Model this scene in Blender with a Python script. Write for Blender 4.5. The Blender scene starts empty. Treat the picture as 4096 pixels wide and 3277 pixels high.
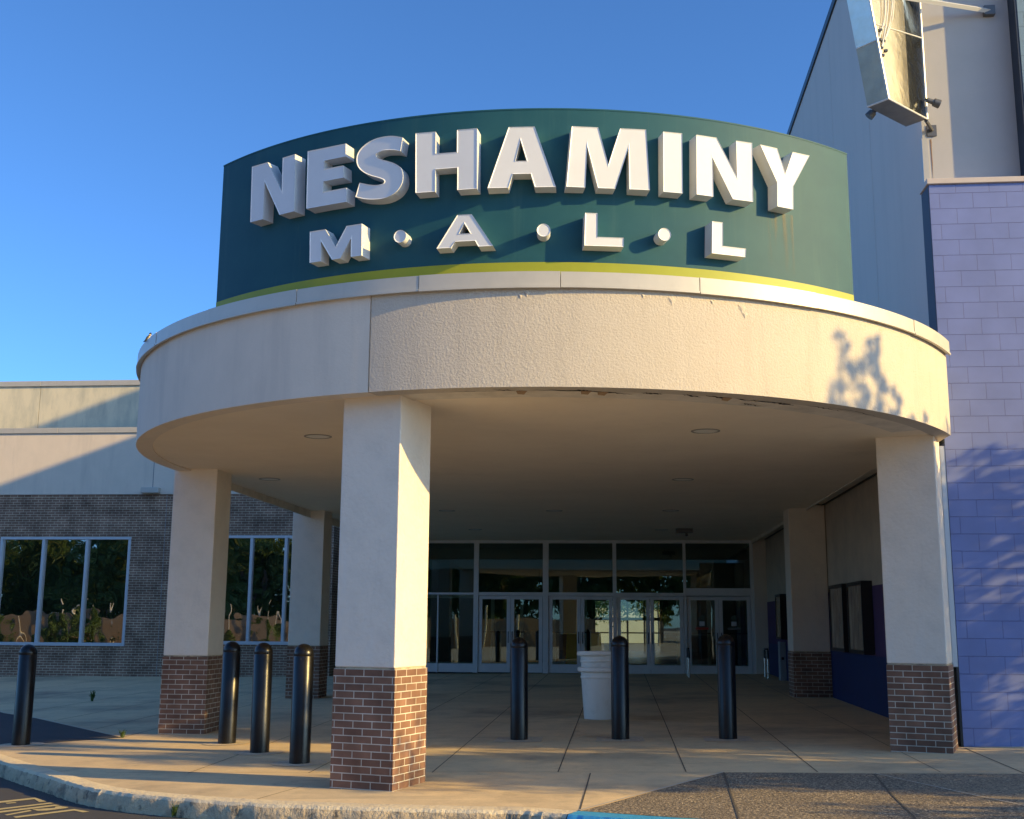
import bpy, bmesh, math, random
import numpy as np
from mathutils import Vector, Matrix
random.seed(7)
R = math.radians
C = bpy.context.scene
COL = C.collection

# ------------------------------------------------------------------ camera
cam_d = bpy.data.cameras.new('camera')
cam = bpy.data.objects.new('camera', cam_d); COL.objects.link(cam)
cam_d.sensor_width = 36.0; cam_d.lens = 36 * 4619.5 / 4096
cam_d.clip_start = 0.05; cam_d.clip_end = 4000
pit, rol, yaw = R(10.543), R(0.392), R(5.2975)
fw = Vector((-math.sin(yaw) * math.cos(pit), math.cos(yaw) * math.cos(pit), math.sin(pit)))
rt = Vector((math.cos(yaw), math.sin(yaw), 0)); up = rt.cross(fw)
r2 = rt * math.cos(rol) + up * math.sin(rol); u2 = -rt * math.sin(rol) + up * math.cos(rol)
M = Matrix((r2, u2, -fw)).transposed().to_4x4(); M.translation = Vector((0, 0, 1.505))
cam.matrix_world = M
C.camera = cam

# ------------------------------------------------------------------ sky, sun, exposure
SUN_AZ, SUN_EL = R(16.5), R(18.8)          # from +x towards -y, above the horizon
sun_dir = Vector((math.cos(SUN_AZ) * math.cos(SUN_EL), -math.sin(SUN_AZ) * math.cos(SUN_EL), math.sin(SUN_EL)))
W = bpy.data.worlds.new('World'); C.world = W; W.use_nodes = True
wn = W.node_tree; bg = wn.nodes['Background']
sky = wn.nodes.new('ShaderNodeTexSky'); sky.sky_type = 'NISHITA'; sky.sun_disc = False
sky.sun_elevation = SUN_EL; sky.sun_rotation = math.pi / 2 + SUN_AZ
sky.air_density = 0.6; sky.dust_density = 0.8; sky.ozone_density = 5.0
tn_ = wn.nodes.new('ShaderNodeMix'); tn_.data_type = 'RGBA'; tn_.blend_type = 'MULTIPLY'; tn_.inputs[0].default_value = 1; tn_.inputs[7].default_value = (.52, .70, .77, 1)
wn.links.new(sky.outputs[0], tn_.inputs[6]); wn.links.new(tn_.outputs[2], bg.inputs[0]); bg.inputs[1].default_value = 0.15
sun_l = bpy.data.lights.new('sun', 'SUN'); sun_l.energy = 3.0; sun_l.angle = R(0.5); sun_l.color = (1.0, 0.69, 0.24)
sun_o = bpy.data.objects.new('sun', sun_l); COL.objects.link(sun_o)
sun_o.rotation_euler = sun_dir.to_track_quat('Z', 'Y').to_euler(); sun_o.location = (30, -10, 30)
C.view_settings.view_transform = 'Standard'; C.view_settings.look = 'None'
C.view_settings.exposure = 1.40; C.view_settings.gamma = 1.0
C.cycles.max_bounces = 10; C.cycles.transparent_max_bounces = 16; C.cycles.diffuse_bounces = 6

# ------------------------------------------------------------------ helpers
def gz(x, y):
    x = max(-24, min(9, x)); y = max(-8, min(40, y))
    t = max(0, min(1, (y - 16) / 14)); return -.0472 + .02095 * x * (1 - .5 * t) + .00838 * y

def mat(name, col, rough=.6, metal=0., bump=None, vary=None, spec=.5, stains=None, coat=0, coord='Object'):
    m = bpy.data.materials.new(name); m.use_nodes = True; nt = m.node_tree
    b = nt.nodes['Principled BSDF']
    b.inputs['Base Color'].default_value = (*col, 1); b.inputs['Roughness'].default_value = rough
    b.inputs['Metallic'].default_value = metal; b.inputs['Specular IOR Level'].default_value = spec
    b.inputs['Coat Weight'].default_value = coat
    tc = nt.nodes.new('ShaderNodeTexCoord')
    last = None
    def noise(scale, detail=6, rough=.6, vec=None):
        n = nt.nodes.new('ShaderNodeTexNoise'); n.inputs['Scale'].default_value = scale
        n.inputs['Detail'].default_value = detail; n.inputs['Roughness'].default_value = rough
        nt.links.new(vec or tc.outputs[coord], n.inputs['Vector']); return n
    cur = None
    def mixcol(fac, c2):
        nonlocal cur
        mx = nt.nodes.new('ShaderNodeMix'); mx.data_type = 'RGBA'
        nt.links.new(fac, mx.inputs[0])
        if cur is None: mx.inputs[6].default_value = (*col, 1)
        else: nt.links.new(cur, mx.inputs[6])
        mx.inputs[7].default_value = (*c2, 1); cur = mx.outputs[2]
    def ramp(src, a, bb):
        r_ = nt.nodes.new('ShaderNodeMapRange'); r_.inputs[1].default_value = a; r_.inputs[2].default_value = bb
        nt.links.new(src, r_.inputs[0]); return r_.outputs[0]
    if vary:                      # list of (scale, colour, lo, hi, stretch)
        for v in vary:
            sc, c2, lo, hi = v[:4]
            vec = None
            if len(v) > 4:
                mp = nt.nodes.new('ShaderNodeMapping'); mp.inputs['Scale'].default_value = v[4]
                nt.links.new(tc.outputs[coord], mp.inputs[0]); vec = mp.outputs[0]
            mixcol(ramp(noise(sc, 8, .65, vec).outputs[0], lo, hi), c2)
        nt.links.new(cur, b.inputs['Base Color'])
    if bump:                      # list of (scale, strength, distance)
        prev = None
        for sc, st, di in bump:
            n = noise(sc, 5, .6)
            bp = nt.nodes.new('ShaderNodeBump'); bp.inputs['Strength'].default_value = st; bp.inputs['Distance'].default_value = di
            nt.links.new(n.outputs[0], bp.inputs['Height'])
            if prev: nt.links.new(prev, bp.inputs['Normal'])
            prev = bp.outputs[0]
        nt.links.new(prev, b.inputs['Normal'])
    return m

def brickmat(name, c1, c2, mortar, bw, rh, ms, dist=.006, rough=.85, fine=.25, vary=.3, spec=.3):
    m = mat(name, c1, rough, spec=spec); nt = m.node_tree; b = nt.nodes['Principled BSDF']
    uv = nt.nodes.new('ShaderNodeUVMap')
    br = nt.nodes.new('ShaderNodeTexBrick'); br.offset = .5; br.squash = 1
    for k, v in (('Scale', 1.), ('Mortar Size', ms), ('Mortar Smooth', .15), ('Bias', 0.), ('Brick Width', bw), ('Row Height', rh)):
        br.inputs[k].default_value = v
    br.inputs['Color1'].default_value = (*c1, 1); br.inputs['Color2'].default_value = (*c2, 1); br.inputs['Mortar'].default_value = (*mortar, 1)
    nt.links.new(uv.outputs[0], br.inputs['Vector'])
    n = nt.nodes.new('ShaderNodeTexNoise'); n.inputs['Scale'].default_value = 2.3; n.inputs['Detail'].default_value = 9
    nt.links.new(uv.outputs[0], n.inputs['Vector'])
    hs = nt.nodes.new('ShaderNodeHueSaturation'); mr = nt.nodes.new('ShaderNodeMapRange')
    mr.inputs[1].default_value = .3; mr.inputs[2].default_value = .7; mr.inputs[3].default_value = 1 - vary; mr.inputs[4].default_value = 1 + vary
    nt.links.new(n.outputs[0], mr.inputs[0]); nt.links.new(mr.outputs[0], hs.inputs['Value']); nt.links.new(br.outputs[0], hs.inputs['Color'])
    nt.links.new(hs.outputs[0], b.inputs['Base Color'])
    inv = nt.nodes.new('ShaderNodeMath'); inv.operation = 'SUBTRACT'; inv.inputs[0].default_value = 1; nt.links.new(br.outputs['Fac'], inv.inputs[1])
    b1 = nt.nodes.new('ShaderNodeBump'); b1.inputs['Strength'].default_value = 1; b1.inputs['Distance'].default_value = dist
    nt.links.new(inv.outputs[0], b1.inputs['Height'])
    n2 = nt.nodes.new('ShaderNodeTexNoise'); n2.inputs['Scale'].default_value = 90; n2.inputs['Detail'].default_value = 4
    nt.links.new(uv.outputs[0], n2.inputs['Vector'])
    b2 = nt.nodes.new('ShaderNodeBump'); b2.inputs['Strength'].default_value = fine; b2.inputs['Distance'].default_value = .004
    nt.links.new(n2.outputs[0], b2.inputs['Height']); nt.links.new(b1.outputs[0], b2.inputs['Normal']); nt.links.new(b2.outputs[0], b.inputs['Normal'])
    return m

def glassmat(name, tint, trans, ior, rough=.01):
    m = bpy.data.materials.new(name); m.use_nodes = True; nt = m.node_tree
    for n in list(nt.nodes):
        if n.type == 'BSDF_PRINCIPLED': nt.nodes.remove(n)
    out = nt.nodes['Material Output']
    tr = nt.nodes.new('ShaderNodeBsdfTransparent'); tr.inputs[0].default_value = (trans * tint[0], trans * tint[1], trans * tint[2], 1)
    gl = nt.nodes.new('ShaderNodeBsdfGlossy'); gl.inputs['Roughness'].default_value = rough; gl.inputs[0].default_value = (.9, 1, .95, 1)
    fr = nt.nodes.new('ShaderNodeFresnel'); fr.inputs[0].default_value = ior
    tc = nt.nodes.new('ShaderNodeTexCoord'); n = nt.nodes.new('ShaderNodeTexNoise'); n.inputs['Scale'].default_value = .9
    nt.links.new(tc.outputs['Object'], n.inputs['Vector'])
    bp = nt.nodes.new('ShaderNodeBump'); bp.inputs['Strength'].default_value = .05; bp.inputs['Distance'].default_value = .02
    nt.links.new(n.outputs[0], bp.inputs['Height']); nt.links.new(bp.outputs[0], gl.inputs['Normal'])
    mx = nt.nodes.new('ShaderNodeMixShader')
    nt.links.new(fr.outputs[0], mx.inputs[0]); nt.links.new(tr.outputs[0], mx.inputs[1]); nt.links.new(gl.outputs[0], mx.inputs[2])
    nt.links.new(mx.outputs[0], out.inputs[0]); return m

class MB:
    """collects shapes; build() links them as one mesh object with box-projected UVs in metres"""
    def __init__(s): s.bm = bmesh.new(); s.mi = 0
    def _tag(s, faces):
        for f in faces: f.material_index = s.mi
    def box(s, a, b, bev=0):
        x0, y0, z0 = a; x1, y1, z1 = b
        vs = [s.bm.verts.new(v) for v in ((x0,y0,z0),(x1,y0,z0),(x1,y1,z0),(x0,y1,z0),(x0,y0,z1),(x1,y0,z1),(x1,y1,z1),(x0,y1,z1))]
        fs = [s.bm.faces.new([vs[i] for i in q]) for q in ((0,3,2,1),(4,5,6,7),(0,1,5,4),(1,2,6,5),(2,3,7,6),(3,0,4,7))]
        s._tag(fs)
        if bev:
            r = bmesh.ops.bevel(s.bm, geom=list({e for f in fs for e in f.edges}), offset=bev, segments=2, affect='EDGES', profile=.5)
            s._tag(r['faces'])
        return s
    def prism(s, pts, vec, cap=True):
        vec = Vector(vec); lo = [s.bm.verts.new(p) for p in pts]; hi = [s.bm.verts.new(Vector(p) + vec) for p in pts]; n = len(pts)
        fs = [s.bm.faces.new((lo[i], lo[(i+1) % n], hi[(i+1) % n], hi[i])) for i in range(n)]
        if cap: fs += [s.bm.faces.new(hi), s.bm.faces.new(lo[::-1])]
        s._tag(fs); return s
    def poly(s, pts):
        f = s.bm.faces.new([s.bm.verts.new(p) for p in pts]); s._tag([f]); return s
    def lathe(s, prof, c=(0,0,0), n=32, cap=True):
        rings = []
        for r_, z in prof:
            rings.append([s.bm.verts.new((c[0] + r_*math.cos(2*math.pi*i/n), c[1] + r_*math.sin(2*math.pi*i/n), c[2] + z)) for i in range(n)])
        fs = []
        for a, b in zip(rings, rings[1:]):
            for i in range(n): fs.append(s.bm.faces.new((a[i], a[(i+1) % n], b[(i+1) % n], b[i])))
        if cap: fs += [s.bm.faces.new(rings[0][::-1]), s.bm.faces.new(rings[-1])]
        s._tag(fs); return s
    def tube(s, pts, r_, n=10):
        pts = [Vector(p) for p in pts]; rings = []
        for i, p in enumerate(pts):
            t = (pts[min(i+1, len(pts)-1)] - pts[max(i-1, 0)]).normalized()
            a = t.cross(Vector((0,0,1)) if abs(t.z) < .95 else Vector((1,0,0))).normalized(); b = t.cross(a)
            rr = r_[i] if isinstance(r_, (list, tuple)) else r_
            rings.append([s.bm.verts.new(p + (a*math.cos(2*math.pi*k/n) + b*math.sin(2*math.pi*k/n))*rr) for k in range(n)])
        fs = []
        for a, b in zip(rings, rings[1:]):
            for i in range(n): fs.append(s.bm.faces.new((a[i], a[(i+1) % n], b[(i+1) % n], b[i])))
        fs += [s.bm.faces.new(rings[0][::-1]), s.bm.faces.new(rings[-1])]
        s._tag(fs); return s
    def ring(s, cx, cy, r0, r1, a0, a1, z0, z1, n=96):
        """annular wall between radii r0<r1, angles in degrees from -y towards +x"""
        prof = [(r1, z0), (r1, z1), (r0, z1), (r0, z0)]; secs = []
        for i in range(n + 1):
            a = R(a0 + (a1 - a0) * i / n)
            secs.append([s.bm.verts.new((cx + r_*math.sin(a), cy - r_*math.cos(a), z)) for r_, z in prof])
        fs = []
        for p, q in zip(secs, secs[1:]):
            for k in range(4): fs.append(s.bm.faces.new((p[k], q[k], q[(k+1) % 4], p[(k+1) % 4])))
        fs += [s.bm.faces.new(secs[0]), s.bm.faces.new(secs[-1][::-1])]
        s._tag(fs); return s
    def build(s, name, mats, parent=None, smooth=False, loc=None, uvo=(0,0)):
        bm = s.bm; bmesh.ops.recalc_face_normals(bm, faces=bm.faces)
        uvl = bm.loops.layers.uv.new('UVMap')
        for f in bm.faces:
            n = f.normal
            for l in f.loops:
                p = l.vert.co
                if abs(n.z) > .8: u = (p.x, p.y)
                elif abs(n.x) > abs(n.y): u = (p.y + .1, p.z)
                else: u = (p.x, p.z)
                l[uvl].uv = (u[0] + uvo[0], u[1] + uvo[1])
        me = bpy.data.meshes.new(name); bm.to_mesh(me); bm.free()
        for m in (mats if isinstance(mats, (list, tuple)) else [mats]): me.materials.append(m)
        if smooth:
            for p in me.polygons: p.use_smooth = True
            if hasattr(me, 'set_sharp_from_angle'): me.set_sharp_from_angle(angle=R(35))
        o = bpy.data.objects.new(name, me); COL.objects.link(o)
        if loc is not None: o.location = loc
        if parent is not None: o.parent = parent
        return o

def tag(o, label=None, cat=None, group=None, kind=None):
    if label: o['label'] = label
    if cat: o['category'] = cat
    if group: o['group'] = group
    if kind: o['kind'] = kind
    return o
def empty(name, loc=(0,0,0), rz=0):
    o = bpy.data.objects.new(name, None); COL.objects.link(o); o.location = loc; o.rotation_euler = (0,0,rz); o.empty_display_size = .2; return o
def kids(o): return [c for c in bpy.data.objects if c.parent == o]
def copy_tree(o, parent=None):
    c = o.copy(); COL.objects.link(c)
    if parent is not None: c.parent = parent
    for ch in kids(o): copy_tree(ch, c)
    return c

# ------------------------------------------------------------------ materials
WHT = (.80, .80, .78)
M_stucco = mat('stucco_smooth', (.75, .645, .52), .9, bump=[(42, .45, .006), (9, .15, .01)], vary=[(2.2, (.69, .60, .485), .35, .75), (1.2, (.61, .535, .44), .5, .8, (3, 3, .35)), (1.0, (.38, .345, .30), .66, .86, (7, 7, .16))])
M_stucco_r = mat('stucco_rough', (.54, .48, .395), .8, bump=[(46, .75, .010), (120, .4, .004)], vary=[(1.8, (.50, .445, .365), .35, .75), (1.2, (.45, .40, .33), .52, .8, (4, 4, .4)), (1.0, (.40, .36, .30), .68, .86, (8, 8, .16))])  # toned darker than the smooth panel, balancing sunlit against shaded stucco in colour
M_col = mat('column_stucco', (.77, .675, .55), .5, bump=[(24, .6, .012), (80, .3, .003)], vary=[(4, (.69, .61, .50), .45, .75), (2.5, (.74, .69, .60), .55, .8, (2, 2, .5)), (1.2, (.60, .535, .44), .62, .8, (3, 3, .4))])
M_soffit = mat('soffit_plaster', (.86, .735, .565), .85, bump=[(30, .15, .003)], vary=[(1.1, (.79, .67, .51), .4, .75), (5, (.80, .685, .53), .55, .8), (.7, (.70, .585, .44), .6, .8)])
M_soffit_edge = mat('soffit_border', (.76, .68, .56), .85, bump=[(40, .3, .003)], vary=[(3, (.50, .45, .37), .4, .8)])
M_coping = mat('coping_metal', (.52, .49, .42), .42, .15, bump=[(2.2, .12, .02)], vary=[(3, (.45, .43, .37), .4, .8), (1.4, (.38, .355, .30), .6, .85, (6, 6, 1))])
M_sign = mat('teal_sign_sheet', (.012, .074, .098), .60, spec=.25, vary=[(2.2, (.020, .094, .112), .35, .8), (1.2, (.04, .115, .122), .56, .85, (5, 5, .3)), (2.4, (.10, .135, .10), .66, .85, (6, 6, .18))], bump=[(3, .05, .01)])
M_stripe = mat('lime_stripe', (.30, .325, .014), .55, vary=[(3, (.26, .285, .014), .4, .8)])
M_letter = mat('letter_face', (.70, .71, .71), .55, vary=[(2, (.65, .66, .66), .4, .8)])
M_letret = mat('letter_return', (.66, .67, .66), .45, vary=[(4, (.56, .56, .54), .45, .85), (2, (.45, .44, .40), .66, .85, (5, 5, .6))])
M_trim = mat('letter_trim', (.82, .82, .80), .35)
M_brick = brickmat('column_brick', (.175, .094, .062), (.25, .135, .086), (.58, .52, .42), .2032, .0677, .0050, vary=.42)
M_brickw = brickmat('wall_brick', (.215, .122, .080), (.275, .162, .108), (.66, .54, .38), .2032, .0677, .0054, vary=.4)
M_block = brickmat('purple_block', (.175, .222, .45), (.185, .231, .462), (.135, .165, .36), .4064, .2032, .0045, dist=.014, rough=.55, fine=.8, vary=.08, spec=.4)
M_blockt = brickmat('teal_block', (.17, .26, .33), (.18, .27, .34), (.14, .22, .28), .4064, .2032, .0035, dist=.007, rough=.6, fine=.5, vary=.07)
M_blockd = brickmat('shaded_block', (.03, .045, .075), (.034, .05, .08), (.03, .04, .06), .4064, .2032, .0035, dist=.007, rough=.7, vary=.1)
M_gray = mat('grey_wall_panel', (.62, .525, .455), .8, bump=[(60, .2, .003)], vary=[(.7, (.585, .50, .435), .35, .75), (1, (.555, .475, .41), .5, .8, (2.5, 2.5, .2))])
M_grayf = mat('grey_front_stucco', (.48, .46, .44), .85, bump=[(70, .3, .003)], vary=[(1.2, (.43, .42, .40), .4, .8), (1.2, (.38, .34, .30), .68, .85, (6, 6, .3))])
M_beige = mat('beige_paint', (.52, .43, .32), .8, bump=[(60, .2, .003)], vary=[(2, (.37, .31, .24), .4, .8)])
M_purple = mat('purple_paint', (.075, .035, .105), .7, vary=[(3, (.06, .03, .09), .4, .8)])
M_navy = mat('navy_paint', (.006, .022, .10), .6, vary=[(3, (.006, .018, .08), .4, .8)])
M_upper = mat('weathered_stucco', (.72, .65, .47), .9, bump=[(40, .25, .004)], vary=[(2.2, (.51, .485, .37), .42, .7, (1.6, 1.6, .5)), (5, (.30, .30, .25), .60, .85, (3, 3, .35))])
M_winframe = mat('pale_aluminium', (.55, .57, .58), .4, .3)
M_alu = mat('door_aluminium', (.74, .75, .74), .42, .05, vary=[(3, (.66, .67, .66), .4, .8)])
M_blackm = mat('black_metal', (.012, .012, .013), .4)
M_chrome = mat('steel_tube', (.62, .62, .60), .22, 1.)
M_glassd = mat('dark_window_glass', (.004, .006, .006), .015, spec=1.)
nt_ = M_glassd.node_tree; tc_ = nt_.nodes.new('ShaderNodeTexCoord'); nz_ = nt_.nodes.new('ShaderNodeTexNoise'); nz_.inputs['Scale'].default_value = 1.6; nz_.inputs['Detail'].default_value = 1
bp_ = nt_.nodes.new('ShaderNodeBump'); bp_.inputs['Strength'].default_value = .35; bp_.inputs['Distance'].default_value = .02
nt_.links.new(tc_.outputs['Object'], nz_.inputs['Vector']); nt_.links.new(nz_.outputs[0], bp_.inputs['Height']); nt_.links.new(bp_.outputs[0], nt_.nodes['Principled BSDF'].inputs['Normal'])
M_glassd.node_tree.nodes['Principled BSDF'].inputs['IOR'].default_value = 2.7
M_glass = glassmat('door_glass', (.82, .92, .86), .95, 1.8)
M_dark = mat('interior_dark', (.15, .155, .14), .8)
M_intlite = mat('interior_plaster', (.23, .24, .17), .8)
M_floor_in = mat('interior_tile', (.10, .095, .085), .25)
M_boll = mat('black_plastic', (.006, .006, .007), .30, spec=.4, bump=[(6, .12, .02), (60, .05, .001)], vary=[(5, (.011, .011, .012), .5, .8), (16, (.055, .055, .055), .66, .74), (3, (.03, .029, .027), .60, .8, (1, 1, .3))])
M_bin = mat('white_plastic', (.84, .80, .70), .5, vary=[(6, (.72, .68, .58), .5, .8), (9, (.45, .41, .34), .66, .8)])
M_binin = mat('bin_inside', (.02, .02, .02), .8)
M_conc = mat('pavement_concrete', (.76, .57, .32), .9, bump=[(160, .35, .004), (12, .1, .006)], vary=[(.8, (.62, .48, .285), .35, .7), (6, (.55, .43, .255), .5, .8), (60, (.46, .36, .22), .55, .75), (.5, (.40, .315, .195), .56, .78), (1.2, (.38, .30, .19), .58, .8, (.25, 2.5, 1)), (26, (.19, .155, .115), .68, .75), (.35, (.30, .235, .155), .50, .72), (2.3, (.28, .22, .15), .62, .80)])
M_joint = mat('joint_filler', (.085, .072, .055), .9)
M_jointl = mat('pale_joint', (.46, .43, .37), .9)
M_pad = mat('footing_concrete', (.62, .50, .34), .9, bump=[(140, .3, .004)], vary=[(20, (.27, .25, .22), .45, .8)])
M_kerb = mat('kerb_concrete', (.76, .63, .41), .9, bump=[(28, .8, .02), (120, .5, .006)], vary=[(5, (.60, .51, .37), .45, .7)])
M_kerbd = mat('kerb_dirty_face', (.64, .50, .31), .95, bump=[(14, 1., .03), (70, .6, .01)], vary=[(5, (.50, .39, .25), .38, .62), (9, (.13, .11, .08), .54, .68), (2.2, (.13, .115, .09), .52, .7, (1, 1, 2.5))])
M_blue = mat('blue_kerb_paint', (.055, .36, .62), .55, bump=[(40, .5, .008)], vary=[(26, (.42, .38, .32), .62, .68), (5, (.07, .42, .68), .4, .8)])
M_asph = mat('asphalt', (.062, .058, .055), .9, bump=[(180, .8, .008), (30, .2, .01)], vary=[(1.1, (.05, .047, .046), .35, .7), (140, (.13, .115, .095), .58, .72)])
M_asph_l = mat('dark_patch_asphalt', (.045, .045, .047), .92, bump=[(150, .7, .006)], vary=[(120, (.075, .072, .07), .55, .72), (2, (.06, .058, .055), .45, .75)])
M_paint = mat('yellow_road_paint', (.55, .43, .17), .7, vary=[(30, (.30, .25, .15), .55, .68)], bump=[(120, .4, .004)])
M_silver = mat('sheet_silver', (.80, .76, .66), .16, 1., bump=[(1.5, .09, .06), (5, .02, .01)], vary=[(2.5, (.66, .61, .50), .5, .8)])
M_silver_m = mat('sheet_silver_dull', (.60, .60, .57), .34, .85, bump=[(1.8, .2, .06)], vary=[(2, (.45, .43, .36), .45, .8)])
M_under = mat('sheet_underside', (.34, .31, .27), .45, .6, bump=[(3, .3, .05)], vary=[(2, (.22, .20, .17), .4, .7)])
M_cable = mat('white_cable', (.75, .72, .62), .4)
M_brace = mat('white_steel', (.78, .77, .72), .35, .2)
M_lamp = mat('grey_lamp_metal', (.14, .14, .14), .5, .5)
M_rust = mat('rust_streak', (.28, .15, .07), .9, vary=[(14, (.40, .33, .25), .45, .7)])
M_crack = mat('torn_edge_dark', (.035, .024, .016), .95)
M_flap = mat('torn_flap', (.34, .22, .12), .9)
M_lightring = mat('light_ring', (.30, .27, .22), .5)
M_lens = mat('light_lens', (.80, .77, .68), .5)
M_yell = mat('yellow_plastic', (.92, .66, .04), .5)
M_paper = mat('paper', (.62, .65, .66), .7)
M_red = mat('red_sticker', (.35, .05, .03), .6)
M_poster = mat('faded_poster', (.26, .19, .13), .25, vary=[(1.6, (.46, .36, .25), .45, .7, (4, 4, .6)), (3, (.09, .07, .07), .5, .75, (3, 3, .8))], bump=[(2.5, .3, .04)])
M_box = mat('grey_cabinet', (.30, .34, .36), .5, .2)
M_leaf = mat('leaf', (.055, .10, .022), .6, vary=[(3, (.09, .13, .03), .45, .7)])
M_leafl = mat('pale_leaf', (.10, .15, .035), .6, vary=[(1.5, (.05, .09, .02), .45, .7)])
for m_ in (M_leaf, M_leafl):
    nt_ = m_.node_tree; b_ = nt_.nodes['Principled BSDF']
    tl_ = nt_.nodes.new('ShaderNodeBsdfTranslucent'); tl_.inputs[0].default_value = (.13, .20, .03, 1)
    ad_ = nt_.nodes.new('ShaderNodeMixShader'); ad_.inputs[0].default_value = .3
    nt_.links.new(b_.outputs[0], ad_.inputs[1]); nt_.links.new(tl_.outputs[0], ad_.inputs[2]); nt_.links.new(ad_.outputs[0], nt_.nodes['Material Output'].inputs[0])
M_bark = mat('bark', (.12, .09, .065), .95, bump=[(18, .8, .02)])
M_wood = mat('brown_boards', (.20, .145, .095), .9, vary=[(1.5, (.22, .15, .09), .4, .7, (6, 6, .5))])
M_pale = mat('pale_post', (.62, .55, .42), .7)
M_houset = mat('cream_siding', (.55, .50, .36), .8, vary=[(1, (.50, .45, .32), .4, .8)])
M_roofm = mat('brown_roof', (.14, .10, .07), .9)
M_birdp = mat('bird_pale', (.70, .58, .36), .8)
M_birdd = mat('bird_dark', (.035, .045, .055), .6)

# ------------------------------------------------------------------ ground: road, pavement, kerb
X0, Y0 = -1.03, 15.84                                   # centre of the round canopy
def grid_sheet(xs, ys, dz):
    b = MB(); V = [[b.bm.verts.new((x, y, gz(x, y) + dz)) for x in xs] for y in ys]
    for j in range(len(ys) - 1):
        for i in range(len(xs) - 1): b.bm.faces.new((V[j][i], V[j][i+1], V[j+1][i+1], V[j+1][i]))
    return b
tag(grid_sheet([-900,-200,-60,-24,-18,-12,-8,-4,0,4,9,20,60,200,900], [-900,-200,-60,-8,0,4,8,12,16,20,24,28,32,36,40,60,120,300,900], -.145).build('road', M_asph), kind='structure')

M_lot = mat('pale_bounce_lot', (.50, .44, .35), .9, vary=[(.5, (.44, .39, .31), .4, .7)])  # pale unseen lot sheet, added to bounce warm light onto the front
tag(grid_sheet([-300,-60,-24,-18,-12,-8,-4,0,4,9,20,60,300], [-300,-60,-8,0,4,6.5], -.141).build('lot_bounce_sheet', M_lot), kind='structure')
kin = [(-16.5,26.0),(-12.5,20.0),(-9.6,16.4),(-8.4,14.95),(-7.54,13.99),(-6.63,13.0),(-5.95,12.29),(-5.51,11.84),(-5.12,11.42),(-4.65,11.03),(-4.09,10.72),(-3.26,10.39),(-2.4,10.17),(-1.21,9.98),(-.78,9.93),(-.34,9.74)]
kbl = [(-.34,9.74),(.0,9.60),(.45,9.42),(1.2,9.20),(2.2,9.05),(3.4,8.95)]
kin2 = [(3.4,8.95),(5,9.1),(9,9.3),(14,9.4)]
def smooth(pts, n=5):
    out = []
    P = [Vector((*p, 0)) for p in pts]; P = [2*P[0]-P[1]] + P + [2*P[-1]-P[-2]]
    for i in range(1, len(P) - 2):
        for k in range(n):
            t = k / n
            q = .5*((2*P[i]) + (P[i+1]-P[i-1])*t + (2*P[i-1]-5*P[i]+4*P[i+1]-P[i+2])*t*t + (3*P[i]-P[i-1]-3*P[i+1]+P[i+2])*t**3)
            out.append((q.x, q.y))
    out.append(pts[-1]); return out
allin = kin[:-1] + kbl[:-1] + kin2
front = smooth(allin)
# pavement: one sheet, front edge follows the kerb
b = MB()
fr = [p for p in front if p[0] > -24]
xs = [p[0] for p in fr]
def strip(pa, pb):
    A = [b.bm.verts.new((x, y, gz(x, y))) for x, y in pa]; B = [b.bm.verts.new((x, y, gz(x, y))) for x, y in pb]
    for i in range(len(A) - 1): b.bm.faces.new((A[i], A[i+1], B[i+1], B[i]))
prev = fr
for yy in (16, 18.5, 21, 23.5, 26, 28, 30, 32.4):
    cur_ = [(x, max(yy, p[1] + .0)) if p[1] < yy else p for x, p in zip(xs, prev)]
    nxt = [(x, yy) if y < yy else (x, y) for (x, y) in prev]
    strip(prev, nxt); prev = nxt
bmesh.ops.dissolve_degenerate(b.bm, dist=1e-4, edges=b.bm.edges)
def line(pts, w, dz=.003):
    for p, q in zip(pts, pts[1:]):
        d = Vector((q[0]-p[0], q[1]-p[1], 0)); L = d.length; n = Vector((-d.y, d.x, 0)).normalized() * w * .36
        k = max(1, int(L / 1.5))
        for i in range(k):
            a = Vector((p[0], p[1], 0)) + d * i / k; c = Vector((p[0], p[1], 0)) + d * (i + 1) / k
            b.poly([(v.x, v.y, gz(v.x, v.y) + dz) for v in (a - n, c - n, c + n, a + n)])
b.mi = 1
for x in (-4.48, -3.2, -1.917, -.633, .647): line([(x, 12.12), (x, 31.9)], .016)
line([(1.93, 12.06), (1.97, 31.9)], .016); line([(3.1, 12.03), (3.25, 31.9)], .012)
line([(-5.4, 12.2), (-1.48, 12.165), (1.0, 12.07), (3.84, 11.89), (9, 11.6)], .010)
for yy in (17.6, 22.4, 27.2): line([(-6.3, yy + .25), (3.9, yy)], .012)
line([(-.304, 12.04), (-.335, 9.76)], .018)
line([(-3.0, 11.2), (-3.2, 10.4)], .012)
line([(3.91, 14.07), (3.885, 13.45), (3.85, 11.9)], .020)
line([(3.9, 13.4), (9, 13.1)], .014)
for (xa, ya, xb, yb) in ((-10.37, 20.28, -10.0, 30), (-9.06, 18.42, -8.7, 30), (-7.74, 16.95, -7.7, 30), (-6.82, 15.85, -6.7, 30), (-11.8, 21.5, -11.5, 30), (-13.4, 23.2, -13, 30)): line([(xa, ya), (xb, yb)], .02)
line([(-16, 22.3), (-6.5, 21.9)], .016); line([(-16, 26.2), (-6.5, 25.8)], .016)
tag(b.build('pavement', [M_conc, M_joint]), kind='structure')

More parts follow.
